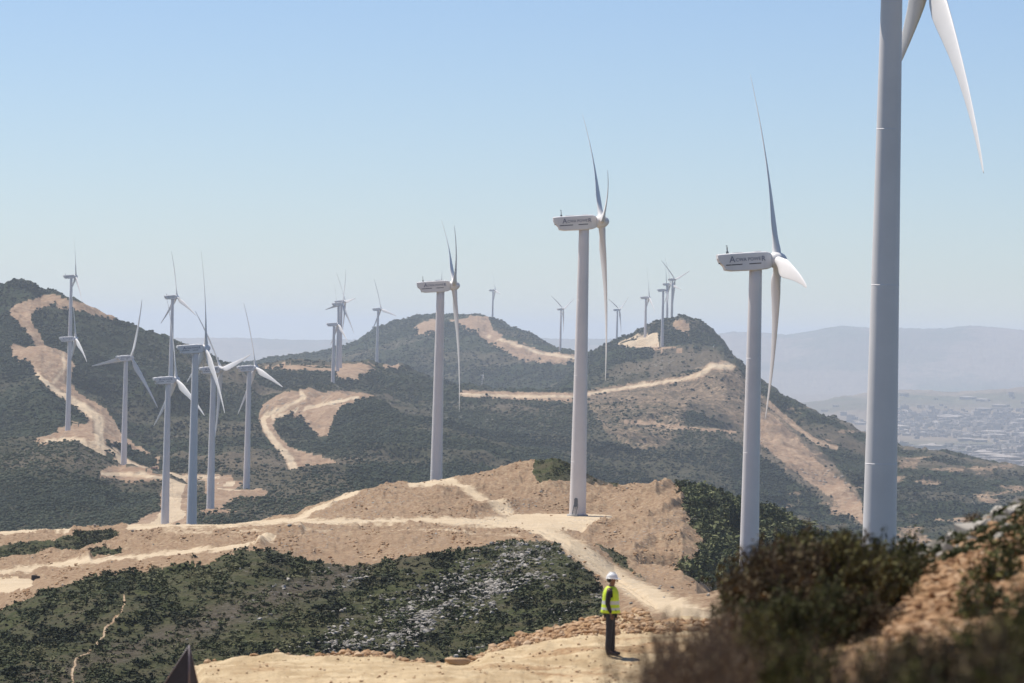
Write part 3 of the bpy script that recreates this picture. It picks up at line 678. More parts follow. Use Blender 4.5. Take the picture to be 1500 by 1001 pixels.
    # lettering
    def text(body, size, x, z, y=-1.885):
        cu = bpy.data.curves.new('lettering', 'FONT'); cu.body = body; cu.size = size; cu.extrude = .012; cu.offset = .008; cu.space_character = 1.02
        o = bpy.data.objects.new('t', cu); COL.objects.link(o); bpy.context.view_layer.update()
        me = bpy.data.meshes.new_from_object(o.evaluated_get(bpy.context.evaluated_depsgraph_get())); bpy.data.objects.remove(o)
        me.materials.clear(); me.materials.append(M['letter'])
        w_ = max(v.co.x for v in me.vertices)
        o = bpy.data.objects.new('lettering', me); COL.objects.link(o); o.parent = nac
        o.location = (x, y, z); o.rotation_euler = (R(90), 0, 0); return o, w_
    text('A', 1.9, -6.0, 0.1); wl = text('CWA POWE', .98, -4.65, .25)[1]; text('R', 1.5, -4.65+wl+.12, .05)
    # rotor
    hub = None
    bm = bmesh.new(); prof = [(-1.35, 1.35), (-1.2, 1.62), (-.4, 1.72), (.5, 1.68), (1.2, 1.4), (1.75, .95), (2.05, .5), (2.15, .12)]
    ring_loft(bm, [[(x, r*math.cos(2*math.pi*i/28), r*math.sin(2*math.pi*i/28)) for i in range(28)] for x, r in prof])
    hub = obj('rotor_hub', bm, M['white'], root)
    hub.location = pv+Vector((OVER*math.cos(TILT), 0, OVER*math.sin(TILT)))
    hub.rotation_euler = (0, -TILT, 0)
    # blade: span +Z, chord along Y (rotor plane), thickness along X
    rs = [1.02*v for v in [0.8, 1.6, 2.6, 4, 6, 8, 10, 13, 17, 22, 27, 32, 36, 40, 42.5, 43.6, 44]]
    ch = [1.9, 1.9, 1.95, 2.5, 3.4, 3.9, 3.9, 3.6, 3.1, 2.55, 2.1, 1.65, 1.3, .95, .65, .35, .1]
    th = [1.9, 1.9, 1.85, 1.5, 1.15, .95, .8, .66, .53, .42, .33, .25, .19, .14, .1, .06, .03]
    tw_ = [18, 18, 18, 17, 16, 14.5, 12.5, 10, 7.5, 5, 3, 1.8, 1, .3, 0, 0, 0]
    bm = bmesh.new(); rings = []
    for r_, c_, t_, a_ in zip(rs, ch, th, tw_):
        pts = []; circ = 1-min(1, max(0, (r_-2.2)/4))
        for i in range(24):
            a = 2*math.pi*i/24; xx = math.cos(a); yy = math.sin(a)
            taper = (1-circ)*(.5+.5*xx)   # thin trailing edge towards xx=-1
            thick = yy*.5*t_*(circ+(1-circ)*(.25+.75*(.5+.5*xx)**.6))
            cy = c_*(xx*.5-(1-circ)*.18)
            ca, sa = math.cos(R(-a_-8)), math.sin(R(-a_-8))
            bend = -3.0*(r_/44)**2+.05*r_
            pts.append((thick*ca - cy*sa + bend, thick*sa+cy*ca, r_))
        rings.append(pts)
    ring_loft(bm, rings)
    bl = obj('blade', bm, M['white'], hub)
    for k in (1, 2):
        b2 = bl.copy(); COL.objects.link(b2); b2.parent = hub; b2.rotation_euler = (k*2*math.pi/3, 0, 0)
    return root, nac, hub
proto, pn, ph = make_turbine()
roots = {}
for n_, (key, bx, by, D, psi, phase, label) in enumerate(TUR):
    if n_ == 0: rt = proto
    else: rt = copy_tree(proto)
    roots[key] = rt
    rt.location = W(bx, by, D)
    beta = (bx-PX0)/F
    rt.rotation_euler = (0, 0, 0)
    yaw = R(psi)-beta            # rotor axis: towards +X, turned away from the viewer
    for c in rt.children:
        if c.name.startswith(('nacelle', 'rotor_hub')):
            off = c.location.copy()
            if c.name.startswith('rotor_hub'):
                off = Vector((OVER*math.cos(TILT), 0, HUBH)); off.rotate(Matrix.Rotation(yaw, 3, 'Z')); c.location = off
                # order: phase about local X, tilt, yaw
                mtx = Matrix.Rotation(yaw, 3, 'Z') @ Matrix.Rotation(-TILT, 3, 'Y') @ Matrix.Rotation(R(-phase), 3, 'X')
            else:
                mtx = Matrix.Rotation(yaw, 3, 'Z') @ Matrix.Rotation(-TILT, 3, 'Y')
            c.rotation_euler = mtx.to_euler()
    if D > 1600:   # too small to show door and stairs: far copies keep only the parts the eye can find
        for c in list(rt.children):
            if c.name.startswith(('door', 'stairs', 'foundation')): bpy.data.objects.remove(c)
    if D > 4200:
        for c in list(rt.children):
            if c.name.startswith('nacelle'):
                for g in list(c.children): bpy.data.objects.remove(g)
    tag(rt, label, 'wind turbine', 'white three-bladed wind turbines along the ridges')
# the little old one in the far valley
rt = copy_tree(proto); rt.scale = (.27,)*3; rt.location = W(706, 574, 4950)
for c in list(rt.children):
    if c.name.startswith(('door', 'stairs', 'foundation')): bpy.data.objects.remove(c)
    elif c.name.startswith('nacelle'):
        for g in list(c.children): bpy.data.objects.remove(g)
tag(rt, 'much smaller pale wind turbine low in the valley below the round back hill', 'wind turbine', 'white three-bladed wind turbines along the ridges')

# ------------------------------------------------------------------ distant town
M['house'] = simple('pale_walls', (.34, .29, .25), .8, .15, .05)
M['roof'] = simple('roof_plaster', (.55, .45, .38), .8, .2, .05)
def house_bm(w, d, h_, kind):
    bm = bmesh.new(); box(bm, 0, 0, h_/2-1, w, d, h_+2)
    if kind == 0: box(bm, w*.2, 0, h_+1.2, w*.35, d*.5, 2.6)
    if kind == 1:
        vs = [bm.verts.new(p) for p in ((-w*.54, -d*.54, h_), (w*.54, -d*.54, h_), (w*.54, d*.54, h_), (-w*.54, d*.54, h_), (-w*.3, 0, h_+3), (w*.3, 0, h_+3))]
        for f in ((0, 1, 5, 4), (2, 3, 4, 5), (1, 2, 5), (3, 0, 4), (3, 2, 1, 0)): bm.faces.new([vs[i] for i in f])
    if kind == 2: box(bm, -w*.6, d*.1, h_*.35-1, w*.5, d*.7, h_*.7+2)
    return bm
houses = []
for k, a in enumerate([(26, 18, 9, 0), (18, 15, 7, 1), (44, 20, 8, 2), (22, 22, 16, 0), (60, 30, 9, 1), (16, 14, 12, 0)]):
    o = obj('building', house_bm(*a), M['house'], None, False); houses.append(o.data); bpy.data.objects.remove(o)
den = smooth(-.25, .35, fbm(XX, YY, 900, 4, 83))
wt = visw*(YY > 9100)*(YY < 17000)*(.04+den**2)*np.where((PX > 1290) & (PY > 610), 1, .35)
P, sx, sy, ii, jj = sample(wt, 240)
for k in range(len(P)):
    o = bpy.data.objects.new('building', houses[k % 6]); COL.objects.link(o); o.location = P[k]; o.rotation_euler = (0, 0, rng.random()*3.14)
    s = .8+.7*rng.random(); o.scale = (s, s, s)
    tag(o, 'tiny pale building in the hazy town on the plain', 'building', 'buildings of the hazy town on the plain')
P, sx, sy, ii, jj = sample(wt, 1300)
cube = (np.array([[-1, -.7, -1], [1, -.7, -1], [1, .7, -1], [-1, .7, -1], [-1, -.7, 1], [1, -.7, 1], [1, .7, 1], [-1, .7, 1]], float), np.array([[0, 1, 5, 4], [1, 2, 6, 5], [2, 3, 7, 6], [3, 0, 4, 7], [4, 5, 6, 7], [3, 2, 1, 0]]))
tag(clumps('town', P, 7+9*rng.random(len(P)), M['house'], [cube], .5, None, False), 'hazy mass of small town buildings on the far plain', 'town', kind='stuff')

# ------------------------------------------------------------------ bushes
def stem_tube(Vs, Fs, pts, r0, r1, n=4):
    base = len(Vs)
    for i, p in enumerate(pts):
        r = r0+(r1-r0)*i/(len(pts)-1)
        for k in range(n):
            a = 2*math.pi*k/n; Vs.append((p[0]+r*math.cos(a), p[1]+r*math.sin(a), p[2]))
    for i in range(len(pts)-1):
        for k in range(n): Fs.append((base+i*n+k, base+i*n+(k+1) % n, base+(i+1)*n+(k+1) % n, base+(i+1)*n+k))
def make_bush(h_, rad, nstem, leaves, lsize, mat, twigc=5, curl=.5):
    """upright stems forking into twigs, leaves set along the twigs"""
    Vs, Fs = [], []; C, D_ = [], []
    for s in range(nstem):
        a = random.uniform(0, 6.28); lean = random.random()**.7*rad; hh_ = h_*(1-.45*(lean/rad)**2)*random.uniform(.75, 1.08)
        pts = []; bx, by = math.cos(a)*lean*.15, math.sin(a)*lean*.15
        for i in range(7):
            t_ = i/6; w_ = t_**1.3
            pts.append((bx+math.cos(a)*lean*w_+random.uniform(-.02, .02), by+math.sin(a)*lean*w_+random.uniform(-.02, .02), hh_*t_-.05))
        stem_tube(Vs, Fs, pts, .011, .003)
        for k in range(twigc):
            i = random.randint(2, 5); p = Vector(pts[i]); dr = Vector((random.gauss(0, 1), random.gauss(0, 1), abs(random.gauss(.9, .5)))).normalized()
            L_ = h_*random.uniform(.12, .3); tp = [p+dr*L_*q_+Vector((0, 0, L_*.25*q_*q_)) for q_ in (0, .35, .7, 1)]
            stem_tube(Vs, Fs, [tuple(v) for v in tp], .005, .0015, 3)
            for q_ in np.random.default_rng(random.randint(0, 1 << 30)).random(leaves):
                C.append(p+dr*L_*(.15+.9*q_)+Vector((random.gauss(0, .022), random.gauss(0, .022), random.gauss(0, .022)))); D_.append(dr)
        for q_ in range(leaves*2):
            t_ = random.uniform(.45, 1.03); i = min(5, int(t_*6)); f = t_*6-i; p = Vector(pts[i]).lerp(Vector(pts[i+1]), f)
            C.append(p+Vector((random.gauss(0, .025), random.gauss(0, .025), random.gauss(0, .02)))); D_.append(Vector((0, 0, 1)))
    n = len(C); C = np.array([c[:] for c in C]); D_ = np.array([d[:] for d in D_])
    t1 = D_+.8*rng.normal(size=(n, 3)); t1 /= np.linalg.norm(t1, axis=1)[:, None]; t2 = np.cross(t1, rng.normal(size=(n, 3))); t2 /= np.linalg.norm(t2, axis=1)[:, None]
    s = lsize*(.6+.8*rng.random((n, 1)))
    V = np.stack([C, C+t1*s*.5+t2*s*.22, C+t1*s, C+t1*s*.5-t2*s*.22], 1).reshape(-1, 3)
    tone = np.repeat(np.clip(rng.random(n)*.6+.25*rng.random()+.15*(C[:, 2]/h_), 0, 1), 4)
    root = empty('bush', (0, 0, 0))
    a = mesh_np('stems', Vs, Fs, M['twig'], True, root)
    b = mesh_np('foliage', V, np.arange(4*n).reshape(-1, 4), mat, False, root, {'tone': tone})
    return root
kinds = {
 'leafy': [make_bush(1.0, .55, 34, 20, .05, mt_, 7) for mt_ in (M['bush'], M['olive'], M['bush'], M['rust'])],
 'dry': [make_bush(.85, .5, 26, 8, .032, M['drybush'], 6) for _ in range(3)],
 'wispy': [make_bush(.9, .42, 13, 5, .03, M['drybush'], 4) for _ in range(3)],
}
# top py wanted, bearing, distance, kind, width factor
BU = [
 (1062, 862, 30, 'dry'), (1082, 852, 32, 'dry'), (1048, 850, 26, 'wispy'), (1000, 835, 24, 'wispy'), (975, 870, 20, 'dry'), (900, 965, 14, 'wispy'), (840, 975, 14, 'wispy'), (1100, 858, 35, 'leafy'), (1122, 822, 38, 'leafy'), (1128, 796, 36, 'leafy'), (1146, 788, 38, 'leafy'), (1162, 792, 35, 'leafy'),
 (1180, 784, 37, 'leafy'), (1198, 782, 36, 'leafy'), (1214, 776, 38, 'leafy'), (1232, 784, 35, 'leafy'), (1248, 780, 37, 'leafy'), (1266, 792, 36, 'leafy'), (1284, 800, 38, 'leafy'), (1302, 806, 36, 'leafy'), (1322, 800, 39, 'leafy'),
 (1084, 885, 28, 'dry'), (1130, 866, 31, 'leafy'), (1170, 862, 30, 'leafy'), (1262, 868, 31, 'leafy'), (1222, 850, 31, 'leafy'), (1040, 880, 24, 'dry'),
 (1105, 900, 24, 'leafy'), (1150, 910, 24, 'dry'), (1070, 915, 23, 'dry'),
 (960, 838, 22, 'wispy'), (985, 850, 21, 'wispy'), (1008, 858, 20, 'wispy'), (1034, 838, 23, 'wispy'), (1045, 865, 20, 'dry'), (940, 880, 18, 'wispy'), (972, 895, 17, 'wispy'), (1020, 905, 17, 'dry'),
 (925, 975, 13.2, 'wispy'), (868, 982, 13.6, 'wispy'), (815, 966, 14.2, 'wispy'), (960, 960, 13, 'wispy'), (1005, 955, 13, 'dry'),
 (1075, 958, 13.4, 'dry'), (1140, 965, 13, 'dry'), (1235, 955, 13.6, 'dry'), (1290, 940, 14, 'dry'), (1345, 930, 14.5, 'dry'), (1395, 925, 15, 'leafy'), (1438, 893, 17, 'dry'), (1478, 880, 18, 'leafy'), (1515, 862, 18, 'leafy'),
 (1190, 903, 20, 'dry'), (1228, 915, 22, 'dry'), (1268, 902, 21, 'dry'), (1308, 897, 22, 'dry'), (1340, 890, 23, 'dry'), (1210, 940, 17, 'dry'), (1262, 946, 17, 'dry'), (1160, 930, 18, 'leafy'), (1330, 935, 18, 'leafy'), (1385, 962, 12.8, 'dry'), (1320, 948, 15, 'leafy'), (1362, 915, 16, 'dry'), (1415, 908, 17, 'dry'), (1462, 905, 16, 'leafy'), (1498, 885, 17, 'dry'), (1300, 968, 13, 'dry'), (1350, 975, 13, 'leafy'), (1475, 960, 13, 'dry'), (1450, 940, 14, 'dry'), (1500, 930, 14, 'leafy'), (1425, 975, 12.6, 'leafy'),
]
ords = ['first', 'second', 'third', 'fourth', 'fifth', 'sixth', 'seventh', 'eighth', 'ninth', 'tenth', 'eleventh', 'twelfth', 'thirteenth', 'fourteenth', 'fifteenth', 'sixteenth', 'seventeenth', 'eighteenth', 'nineteenth', 'twentieth', 'twenty-first', 'twenty-second', 'twenty-third', 'twenty-fourth', 'twenty-fifth', 'twenty-sixth', 'twenty-seventh', 'twenty-eighth', 'twenty-ninth', 'thirtieth', 'thirty-first', 'thirty-second', 'thirty-third', 'thirty-fourth', 'thirty-fifth']
used = set(); cnt = {}
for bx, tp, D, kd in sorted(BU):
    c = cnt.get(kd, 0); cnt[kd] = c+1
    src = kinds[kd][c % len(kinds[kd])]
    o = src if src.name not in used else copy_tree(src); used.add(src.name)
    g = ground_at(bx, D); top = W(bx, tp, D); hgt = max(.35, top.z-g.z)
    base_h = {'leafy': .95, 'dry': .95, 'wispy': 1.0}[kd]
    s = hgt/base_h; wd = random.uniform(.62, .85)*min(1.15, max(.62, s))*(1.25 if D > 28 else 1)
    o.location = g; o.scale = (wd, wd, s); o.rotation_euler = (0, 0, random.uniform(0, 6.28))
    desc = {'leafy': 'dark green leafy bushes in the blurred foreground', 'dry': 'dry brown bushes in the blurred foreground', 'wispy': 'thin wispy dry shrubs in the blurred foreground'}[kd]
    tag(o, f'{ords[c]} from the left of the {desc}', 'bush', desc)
for kd in kinds:
    for src in kinds[kd]:
        if src.name not in used: print('unused', src.name)

def leaf_bush(name, p, w_, h_, n, ls, mat, label, cat='bush'):
    root = empty(name, p)
    V, Fc = leafy_proto(n, ls); V = V*np.array([w_, w_, h_]); V[:, 2] += h_*.35
    mesh_np('foliage', V, Fc, mat, False, root, {'tone': np.repeat(rng.random(n), 4)})
    Vs, Fs = [], []
    for k in range(9):
        a = k*.7; stem_tube(Vs, Fs, [(0, 0, -.2), (math.cos(a)*w_*.25, math.sin(a)*w_*.25, h_*.35), (math.cos(a)*w_*.6, math.sin(a)*w_*.6, h_*.8)], w_*.05, w_*.012)
    mesh_np('stems', Vs, Fs, M['twig'], True, root)
    tag(root, label, cat); return root
leaf_bush('bush', ground_at(1076, 1000)+Vector((0, 0, -.3)), 2.6, 6.2, 1500, .12, M['forest'], 'dark round bush rising above the green shrubs left of the second tower')
leaf_bush('bush', ground_at(1424, 46), .11, .2, 260, .14, M['drybush'], 'small blurred brown tuft on the skyline left of the rocky crest')
leaf_bush('bush', ground_at(1328, 44), .28, .42, 700, .09, M['bush'], 'round green bush at the lower left end of the rocky crest')
# a few tufts on the bank
for k, (bx, D) in enumerate([(1440, 30), (1462, 34), (1490, 36)]):
    leaf_bush('bush', ground_at(bx, D), .3, .28, 600, .09, M['bush'], ['low green tuft on the orange bank, leftmost of three', 'low green tuft on the orange bank, middle of three', 'low green tuft on the orange bank at the right frame edge'][k])

# rocky crest on the right bank
crest = []
for k in range(190):
    px = 1315+195*random.random()**.9; D = 44.6+random.gauss(0, 1.2)-(3*random.random() if random.random() < .3 else 0)
    crest.append((px, D))
for k, (px, D) in enumerate(crest):
    s = (.045+.17*random.random()**2)*(1.1 if D > 43.5 else .7)
    o = put_rock(rock_me[k % 6], ground_at(px, D), s, 'lichen-pale rock in the rugged outcrop along the crest of the orange bank', 'rocks of the outcrop on the right bank', 'boulder', 'boulder', -.1)
wc = visw*(YY > 40)*(YY < 52)*(PX > 1310)
P, sx, sy, ii, jj = sample(wc, 900)
tag(clumps('crest_scrub', P, .03+.07*rng.random(len(P))**2, M['scrub'], [leafy_proto(26, .3) for _ in range(4)], .8, None, False), 'low dark scrub growing between the rocks of the right bank', 'scrub', kind='stuff')

wc = visw*(YY > 29)*(YY < 46)*(PX > 1300)
P, sx, sy, ii, jj = sample(wc, 2600)
tag(clumps('rubble', P, .015+.06*rng.random(len(P))**3, M['redrock'], rp, .6, .65*rng.random(len(P)), False), 'orange rubble covering the cut bank on the right', 'rubble', kind='stuff')

wc = visw*(YY > 91)*(YY < 99)*(PX > 240)*(PX < 1060)
P, sx, sy, ii, jj = sample(wc, 1500)
tag(clumps('edge_stones', P, .02+.11*rng.random(len(P))**3, M['redrock'], rp, .6, .3+.7*rng.random(len(P)), False), 'loose stones pushed up along the edge of the foreground dirt road', 'stones', kind='stuff')

# orange boulder by the road edge
rm = rock_me[0].copy(); rm.materials.clear(); rm.materials.append(M['redrock'])
o = put_rock(rm, ground_at(668, 86)+Vector((0, 0, .06)), .2, 'orange-brown boulder at the edge of the foreground dirt road', None, 'boulder', 'boulder', .3); o.scale = (.30, .22, .19); o.rotation_euler = (0, 0, .3)

# ------------------------------------------------------------------ folding triangular road sign, seen from behind
g = ground_at(272, 60)
sg = empty('road_sign', g, R(18))
M['signback'] = simple('sign_back', (.030, .028, .030), .55, .25, 6)
M['signedge'] = simple('sign_edge', (.20, .17, .17), .5, .1, 6)
ap = W(276, 945, 60).z-g.z; hh_ = .78; lw = .44
bm = bmesh.new()
def tri(bm, pts, th_):
    a = [bm.verts.new(p) for p in pts]; b = [bm.verts.new((p[0], p[1]+th_, p[2])) for p in pts]
    bm.faces.new(a); bm.faces.new(b[::-1])
    for i in range(3): bm.faces.new((a[i], b[i], b[(i+1) % 3], a[(i+1) % 3]))
tri(bm, [(0, -.10, ap), (0, -.16, ap-hh_), (-lw, .10, ap-hh_)], .012); obj('sign_panel', bm, M['signback'], sg, False)
bm = bmesh.new(); tri(bm, [(0.004, -.10, ap), (lw*.55, .10, ap-hh_), (0.004, -.16, ap-hh_)], .012); obj('sign_panel', bm, M['signback'], sg, False)
bm = bmesh.new()
def bar(bm, a, b, r):
    a, b = Vector(a), Vector(b); d = b-a; m4 = Matrix.Translation((a+b)/2) @ d.to_track_quat('Z', 'Y').to_matrix().to_4x4()
    bmesh.ops.create_cone(bm, cap_ends=True, segments=8, radius1=r, radius2=r, depth=d.length, matrix=m4)
bar(bm, (0, -.105, ap), (lw*.55+.005, .10, ap-hh_), .009); bar(bm, (0, -.105, ap), (-lw-.005, .10, ap-hh_), .009); bar(bm, (0, -.12, ap+.01), (0, -.17, ap-hh_-.02), .016)
obj('frame', bm, M['signedge'], sg)
for a in ((-.35, .1), (.22, .1), (0, -.35)):
    bm = bmesh.new(); bar(bm, (a[0]*.4, a[1]*.3, ap-hh_+.02), (a[0], a[1], -.03), .011); obj('leg', bm, M['grey'], sg)
tag(sg, 'dark folded triangular road sign seen from behind at the bottom left', 'road sign')

# dark block beside the pale road on the left
g = ground_at(52, 800)
M['darkblock'] = simple('dark_tarred_block', (.03, .022, .018), .8, .3, 1)
bl_ = empty('barrier_block', g, R(4)); bm = bmesh.new(); box(bm, -.25, 0, .55, 1.2, .8, 1.3, .06); obj('block', bm, M['darkblock'], bl_, False)
bm = bmesh.new(); box(bm, .62, 0, .75, .6, .7, .6, .05); obj('ledge', bm, M['darkblock'], bl_, False)
tag(bl_, 'small dark block at the end of the pale road on the left', 'block')

# little reddish truck on the far left track
g = ground_at(226, 2720); trk = empty('truck', g+Vector((0, 0, .1)), R(5)); M['red'] = simple('dull_red_paint', (.20, .06, .045), .45, .1, 1)
bm = bmesh.new(); box(bm, -1.0, 0, 1.35, 3.4, 2.0, 1.1, .06); box(bm, -1.0, 0, .7, 3.8, 1.2, .3); obj('body', bm, M['red'], trk, False)
bm = bmesh.new(); box(bm, 1.6, 0, 1.45, 1.5, 2.0, 1.5, .12); obj('cab', bm, M['red'], trk, False)
bm = bmesh.new(); box(bm, 2.1, 0, 1.75, .56, 1.8, .6); box(bm, 1.6, 0, 1.75, .8, 2.03, .5); obj('window', bm, M['dark'], trk, False)
for x in (-1.8, 1.6):
    for y in (-.9, .9):
        bm = bmesh.new(); bmesh.ops.create_cone(bm, cap_ends=True, segments=16, radius1=.5, radius2=.5, depth=.35, matrix=Matrix.Translation((x, y, .5)) @ Matrix.Rotation(R(90), 4, 'X')); obj('wheel', bm, M['dark'], trk)
tag(trk, 'tiny dull red truck parked beside the track on the left hill', 'truck')

# ------------------------------------------------------------------ person
def skin(name, verts, edges, rad, mat, parent=None, sub=2, root=0):
    me = bpy.data.meshes.new(name); me.from_pydata(verts, edges, []); o = bpy.data.objects.new(name, me); COL.objects.link(o)
    md = o.modifiers.new('s', 'SKIN'); md.use_smooth_shade = True
    for i, v in enumerate(me.skin_vertices[0].data):
        r = rad[i]; v.radius = r if isinstance(r, tuple) else (r, r); v.use_root = (i == root)
    ms = o.modifiers.new('b', 'SUBSURF'); ms.levels = sub; ms.render_levels = sub
    bpy.context.view_layer.update()
    m2 = bpy.data.meshes.new_from_object(o.evaluated_get(bpy.context.evaluated_depsgraph_get()))
    m2.polygons.foreach_set('use_smooth', [True]*len(m2.polygons)); m2.materials.clear(); m2.materials.append(mat); m2.name = name
    bpy.data.objects.remove(o); o = bpy.data.objects.new(name, m2); COL.objects.link(o)
    if parent: o.parent = parent
    return o
M['skin'] = simple('skin', (.20, .10, .065), .55, .08, 12)
M['shirt'] = simple('dark_sleeve', (.022, .018, .020), .85, .2, 14)
M['trouser'] = simple('dark_trousers', (.030, .031, .036), .85, .25, 12)
M['boot'] = simple('boot_leather', (.028, .022, .018), .5, .2, 14)
M['vest'] = simple('hi_vis_yellow', (.56, .72, .03), .65, .1, 10)
M['tape'] = simple('reflective_tape', (.55, .56, .50), .35, .05, 10)
M['helmet'] = simple('white_helmet', (.82, .82, .80), .25, .02, 4)
M['hair'] = simple('black_hair', (.012, .010, .009), .7, .1, 20)
g = ground_at(893, 84)
pr = empty('person', g, R(-6)); pr.rotation_euler = (0, 0, R(-8))
# facing +X; z up; right side is -Y (towards the viewer)
bv = [(0, 0, .98), (-.01, 0, 1.12), (-.02, 0, 1.28), (-.015, 0, 1.42), (.0, 0, 1.50), (.025, 0, 1.57), (.035, 0, 1.66), (.045, 0, 1.73),
      (-.02, -.17, 1.42), (-.05, -.215, 1.14), (.03, -.20, .93), (.045, -.195, .87),
      (-.02, .17, 1.42), (-.05, .215, 1.14), (.05, .17, .97), (.065, .16, .91),
      (0, -.09, .92), (-.01, -.105, .52), (-.03, -.11, .10), (.10, -.12, .035),
      (0, .09, .92), (.03, .105, .52), (.04, .11, .10), (.17, .12, .035)]
be = [(0, 1), (1, 2), (2, 3), (3, 4), (4, 5), (5, 6), (6, 7), (3, 8), (8, 9), (9, 10), (10, 11), (3, 12), (12, 13), (13, 14), (14, 15), (0, 16), (16, 17), (17, 18), (18, 19), (0, 20), (20, 21), (21, 22), (22, 23)]
brd = [(.13, .10), (.12, .10), (.135, .115), (.11, .12), .055, .065, (.098, .078), (.085, .068), .06, .042, .028, (.022, .035), .06, .042, .028, (.022, .035), .085, .06, .038, .03, .085, .06, .038, .03]
body = skin('body', bv, be, brd, M['skin'], pr)
# face: nose, ear, brow; hand: fingers and thumb
def part_ell(name, c, s, mat, parent, rot=0):
    bm = bmesh.new(); bmesh.ops.create_uvsphere(bm, u_segments=14, v_segments=9, radius=1, matrix=Matrix.Translation(c) @ Matrix.Rotation(rot, 4, 'Y') @ Matrix.Diagonal((*s, 1))); return obj(name, bm, mat, parent)
part_ell('nose', (.132, 0, 1.635), (.022, .014, .024), M['skin'], pr); part_ell('ear', (.02, -.078, 1.63), (.02, .012, .033), M['skin'], pr); part_ell('ear', (.02, .078, 1.63), (.02, .012, .033), M['skin'], pr)
part_ell('mouth', (.118, 0, 1.592), (.014, .024, .008), M['hair'], pr)
for y in (-.03, .03): part_ell('eye', (.118, y, 1.664), (.01, .014, .008), M['hair'], pr)
part_ell('hair', (-.012, 0, 1.66), (.092, .079, .075), M['hair'], pr)
for (hx, hy, hz) in ((.045, -.195, .87), (.065, .16, .91)):
    for k, (dx, L_) in enumerate(((-.028, .065), (-.01, .078), (.008, .082), (.026, .074))):
        skin('finger', [(hx+dx, hy, hz), (hx+dx+.006, hy-.004, hz-L_*.5), (hx+dx+.02, hy-.002, hz-L_)], [(0, 1), (1, 2)], [.010, .009, .007], M['skin'], pr, 1)
    skin('thumb', [(hx+.03, hy, hz+.02), (hx+.05, hy, hz-.005), (hx+.058, hy, hz-.035)], [(0, 1), (1, 2)], [.012, .010, .008], M['skin'], pr, 1)
sc_ = lambda r, k: (r[0]*k, r[1]*k) if isinstance(r, tuple) else r*k
skin('shirt', [bv[i] for i in (1, 2, 3, 8, 9, 10, 12, 13, 14)]+[(0, 0, 1.48), (0, 0, .97)], [(10, 0), (0, 1), (1, 2), (2, 3), (3, 4), (4, 5), (2, 6), (6, 7), (7, 8), (2, 9)], [(.14, .12), (.155, .135), (.13, .14), .075, .056, .042, .075, .056, .042, .072, (.15, .125)], M['shirt'], pr)
skin('trousers', [(0, 0, 1.0), bv[16], bv[17], (-.03, -.11, .07), bv[20], bv[21], (.04, .11, .07)], [(0, 1), (1, 2), (2, 3), (0, 4), (4, 5), (5, 6)], [(.145, .125), .105, .08, .068, .105, .08, .068], M['trouser'], pr)
for a in ((-.03, -.11), (.04, .11)):
    skin('boot', [(a[0]-.04, a[1], .045), (a[0], a[1], .05), (a[0]+.09, a[1], .04), (a[0]+.19, a[1], .033), (a[0]-.005, a[1], .15)], [(0, 1), (1, 2), (2, 3), (1, 4)], [.045, .05, .045, .035, .05], M['boot'], pr)
# vest: open shell with armholes, flaring to the hem
bm = bmesh.new(); NV = 40; zs = [.93, .97, 1.0, 1.05, 1.12, 1.2, 1.28, 1.36, 1.43, 1.48, 1.515]
rx = [.215, .21, .205, .198, .19, .183, .178, .17, .15, .12, .085]; ry = [.225, .222, .218, .212, .205, .2, .2, .205, .19, .14, .085]
vs = []
for z, a, b in zip(zs, rx, ry):
    vs.append([bm.verts.new((-.005+a*math.cos(2*math.pi*(i+.5)/NV)*(1+.03*math.sin(i*1.7)), b*math.sin(2*math.pi*(i+.5)/NV)*(1+.025*math.sin(i*2.3)), z)) for i in range(NV)])
tapes = []
for k in range(len(zs)-1):
    for i in range(NV):
        a = 360*(i+1)/NV
        if 1.2 < zs[k] < 1.44 and (min(abs(a-90), abs(a-270)) < 24): continue
        if a < 9.5 or a > 352: 
            if zs[k] > 1.3: continue
        f = bm.faces.new((vs[k][i], vs[k][(i+1) % NV], vs[k+1][(i+1) % NV], vs[k+1][i]))
        f.material_index = 1 if k in (3, 5) and True else 0
vo = obj('vest', bm, M['vest'], pr); vo.data.materials.append(M['tape'])
for k, p_ in enumerate(vo.data.polygons):
    z = p_.center.z; p_.material_index = 1 if (1.005 < z < 1.045 or 1.13 < z < 1.18) else 0
md = vo.modifiers.new('t', 'SOLIDIFY'); md.thickness = .008
# helmet
bm = bmesh.new(); rings = []
for t_ in np.linspace(0, 1, 9):
    a = t_*math.pi/2*.97; r = math.cos(a); rings.append([(.018+.130*r*math.cos(2*math.pi*i/32), .108*r*math.sin(2*math.pi*i/32), 1.695+.125*math.sin(a)) for i in range(32)])
ring_loft(bm, rings)
br = []
for i in range(32):
    a = 2*math.pi*i/32; e = .012+(.055*max(0, math.cos(a))**1.5)
    br.append((.018+(.130+e)*math.cos(a), (.108+e)*math.sin(a), 1.692-.012*max(0, math.cos(a))))
ring_loft(bm, [[(x, y, z-.008) for x, y, z in br], br, [(.018+.128*math.cos(2*math.pi*i/32), .106*math.sin(2*math.pi*i/32), 1.702) for i in range(32)]])
for y in (-.03, 0, .03): box(bm, .015, y, 1.817-abs(y)*.2, .15, .012, .02, .004)
obj('helmet', bm, M['helmet'], pr)
pr.scale = (1.0, 1.0, 1.0)
tag(pr, 'worker in a white helmet and yellow hi-vis vest standing on the dirt road, facing right', 'person')

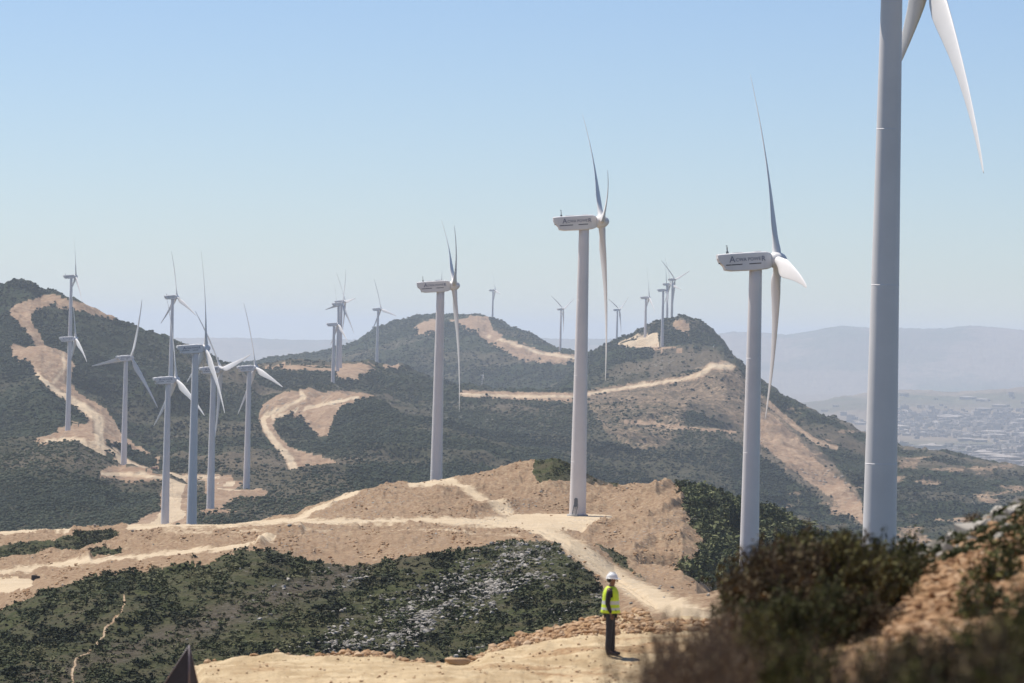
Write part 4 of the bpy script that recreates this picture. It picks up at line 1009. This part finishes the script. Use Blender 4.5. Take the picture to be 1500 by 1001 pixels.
# ------------------------------------------------------------------ haze
bm = bmesh.new(); zlo = float(WZ.min())-1; zhi = 175.0
box(bm, 0, 29990, (zlo+zhi)/2, 62000, 60120, zhi-zlo)
m = bpy.data.materials.new('hazy_air'); m.use_nodes = True; nt = m.node_tree; nt.nodes.clear()
out = nt.nodes.new('ShaderNodeOutputMaterial'); pvn = nt.nodes.new('ShaderNodeVolumePrincipled')
pvn.inputs['Color'].default_value = (.80, .89, 1.0, 1); pvn.inputs['Density'].default_value = HAZE if 'HAZE' in globals() else 4.7e-5; pvn.inputs['Anisotropy'].default_value = .2
nt.links.new(pvn.outputs[0], out.inputs['Volume'])
hz = obj('haze', bm, m, None, False); tag(hz, 'thin pale haze in the air over the valley', 'haze', kind='stuff')

# ------------------------------------------------------------------ light, sky, camera
wd_ = bpy.data.worlds.new('World'); SC.world = wd_; wd_.use_nodes = True; nt = wd_.node_tree; nt.nodes.clear()
wo = nt.nodes.new('ShaderNodeOutputWorld'); bg = nt.nodes.new('ShaderNodeBackground'); sk = nt.nodes.new('ShaderNodeTexSky')
sk.sky_type = 'NISHITA'; sk.sun_disc = False
EL = R(60); AZ = R(-53)     # sun bearing from +Y, negative = left
sk.sun_elevation = EL; sk.sun_rotation = AZ; sk.altitude = 1200; sk.air_density = 1.0; sk.dust_density = .2; sk.ozone_density = 1.6
tint = nt.nodes.new('ShaderNodeMix'); tint.data_type = 'RGBA'; tint.blend_type = 'MULTIPLY'; tint.inputs[0].default_value = 1; tint.inputs[7].default_value = (.88, .95, 1.14, 1)
nt.links.new(sk.outputs[0], tint.inputs[6]); nt.links.new(tint.outputs[2], bg.inputs[0]); bg.inputs[1].default_value = .076; nt.links.new(bg.outputs[0], wo.inputs[0])
sd = Vector((math.sin(AZ)*math.cos(EL), math.cos(AZ)*math.cos(EL), math.sin(EL)))
sl = bpy.data.lights.new('sun', 'SUN'); sl.energy = 4.6; sl.angle = R(.53); sl.color = (1, .95, .87)
so = bpy.data.objects.new('sun', sl); COL.objects.link(so); so.rotation_euler = sd.to_track_quat('Z', 'Y').to_euler(); so.location = (0, 0, 300)
cam = bpy.data.cameras.new('camera'); co = bpy.data.objects.new('camera', cam); COL.objects.link(co); SC.camera = co
co.matrix_world = Matrix(((CR, -SR, 0, 0), (0, 0, -1, 0), (SR, CR, 0, 0), (0, 0, 0, 1)))
cam.sensor_width = 36; cam.lens = F/1500*36; cam.shift_y = -(500.5-PY0)/1500; cam.clip_start = .5; cam.clip_end = 90000
cam.dof.use_dof = True; cam.dof.focus_distance = 300; cam.dof.aperture_fstop = 3.1
SC.view_settings.view_transform = 'Standard'; SC.view_settings.look = 'None'; SC.view_settings.exposure = .40; SC.view_settings.gamma = 1
SC.cycles.volume_bounces = 1; SC.cycles.max_bounces = 6; SC.cycles.use_denoising = True
print('rows', NR, 'cols', NC)
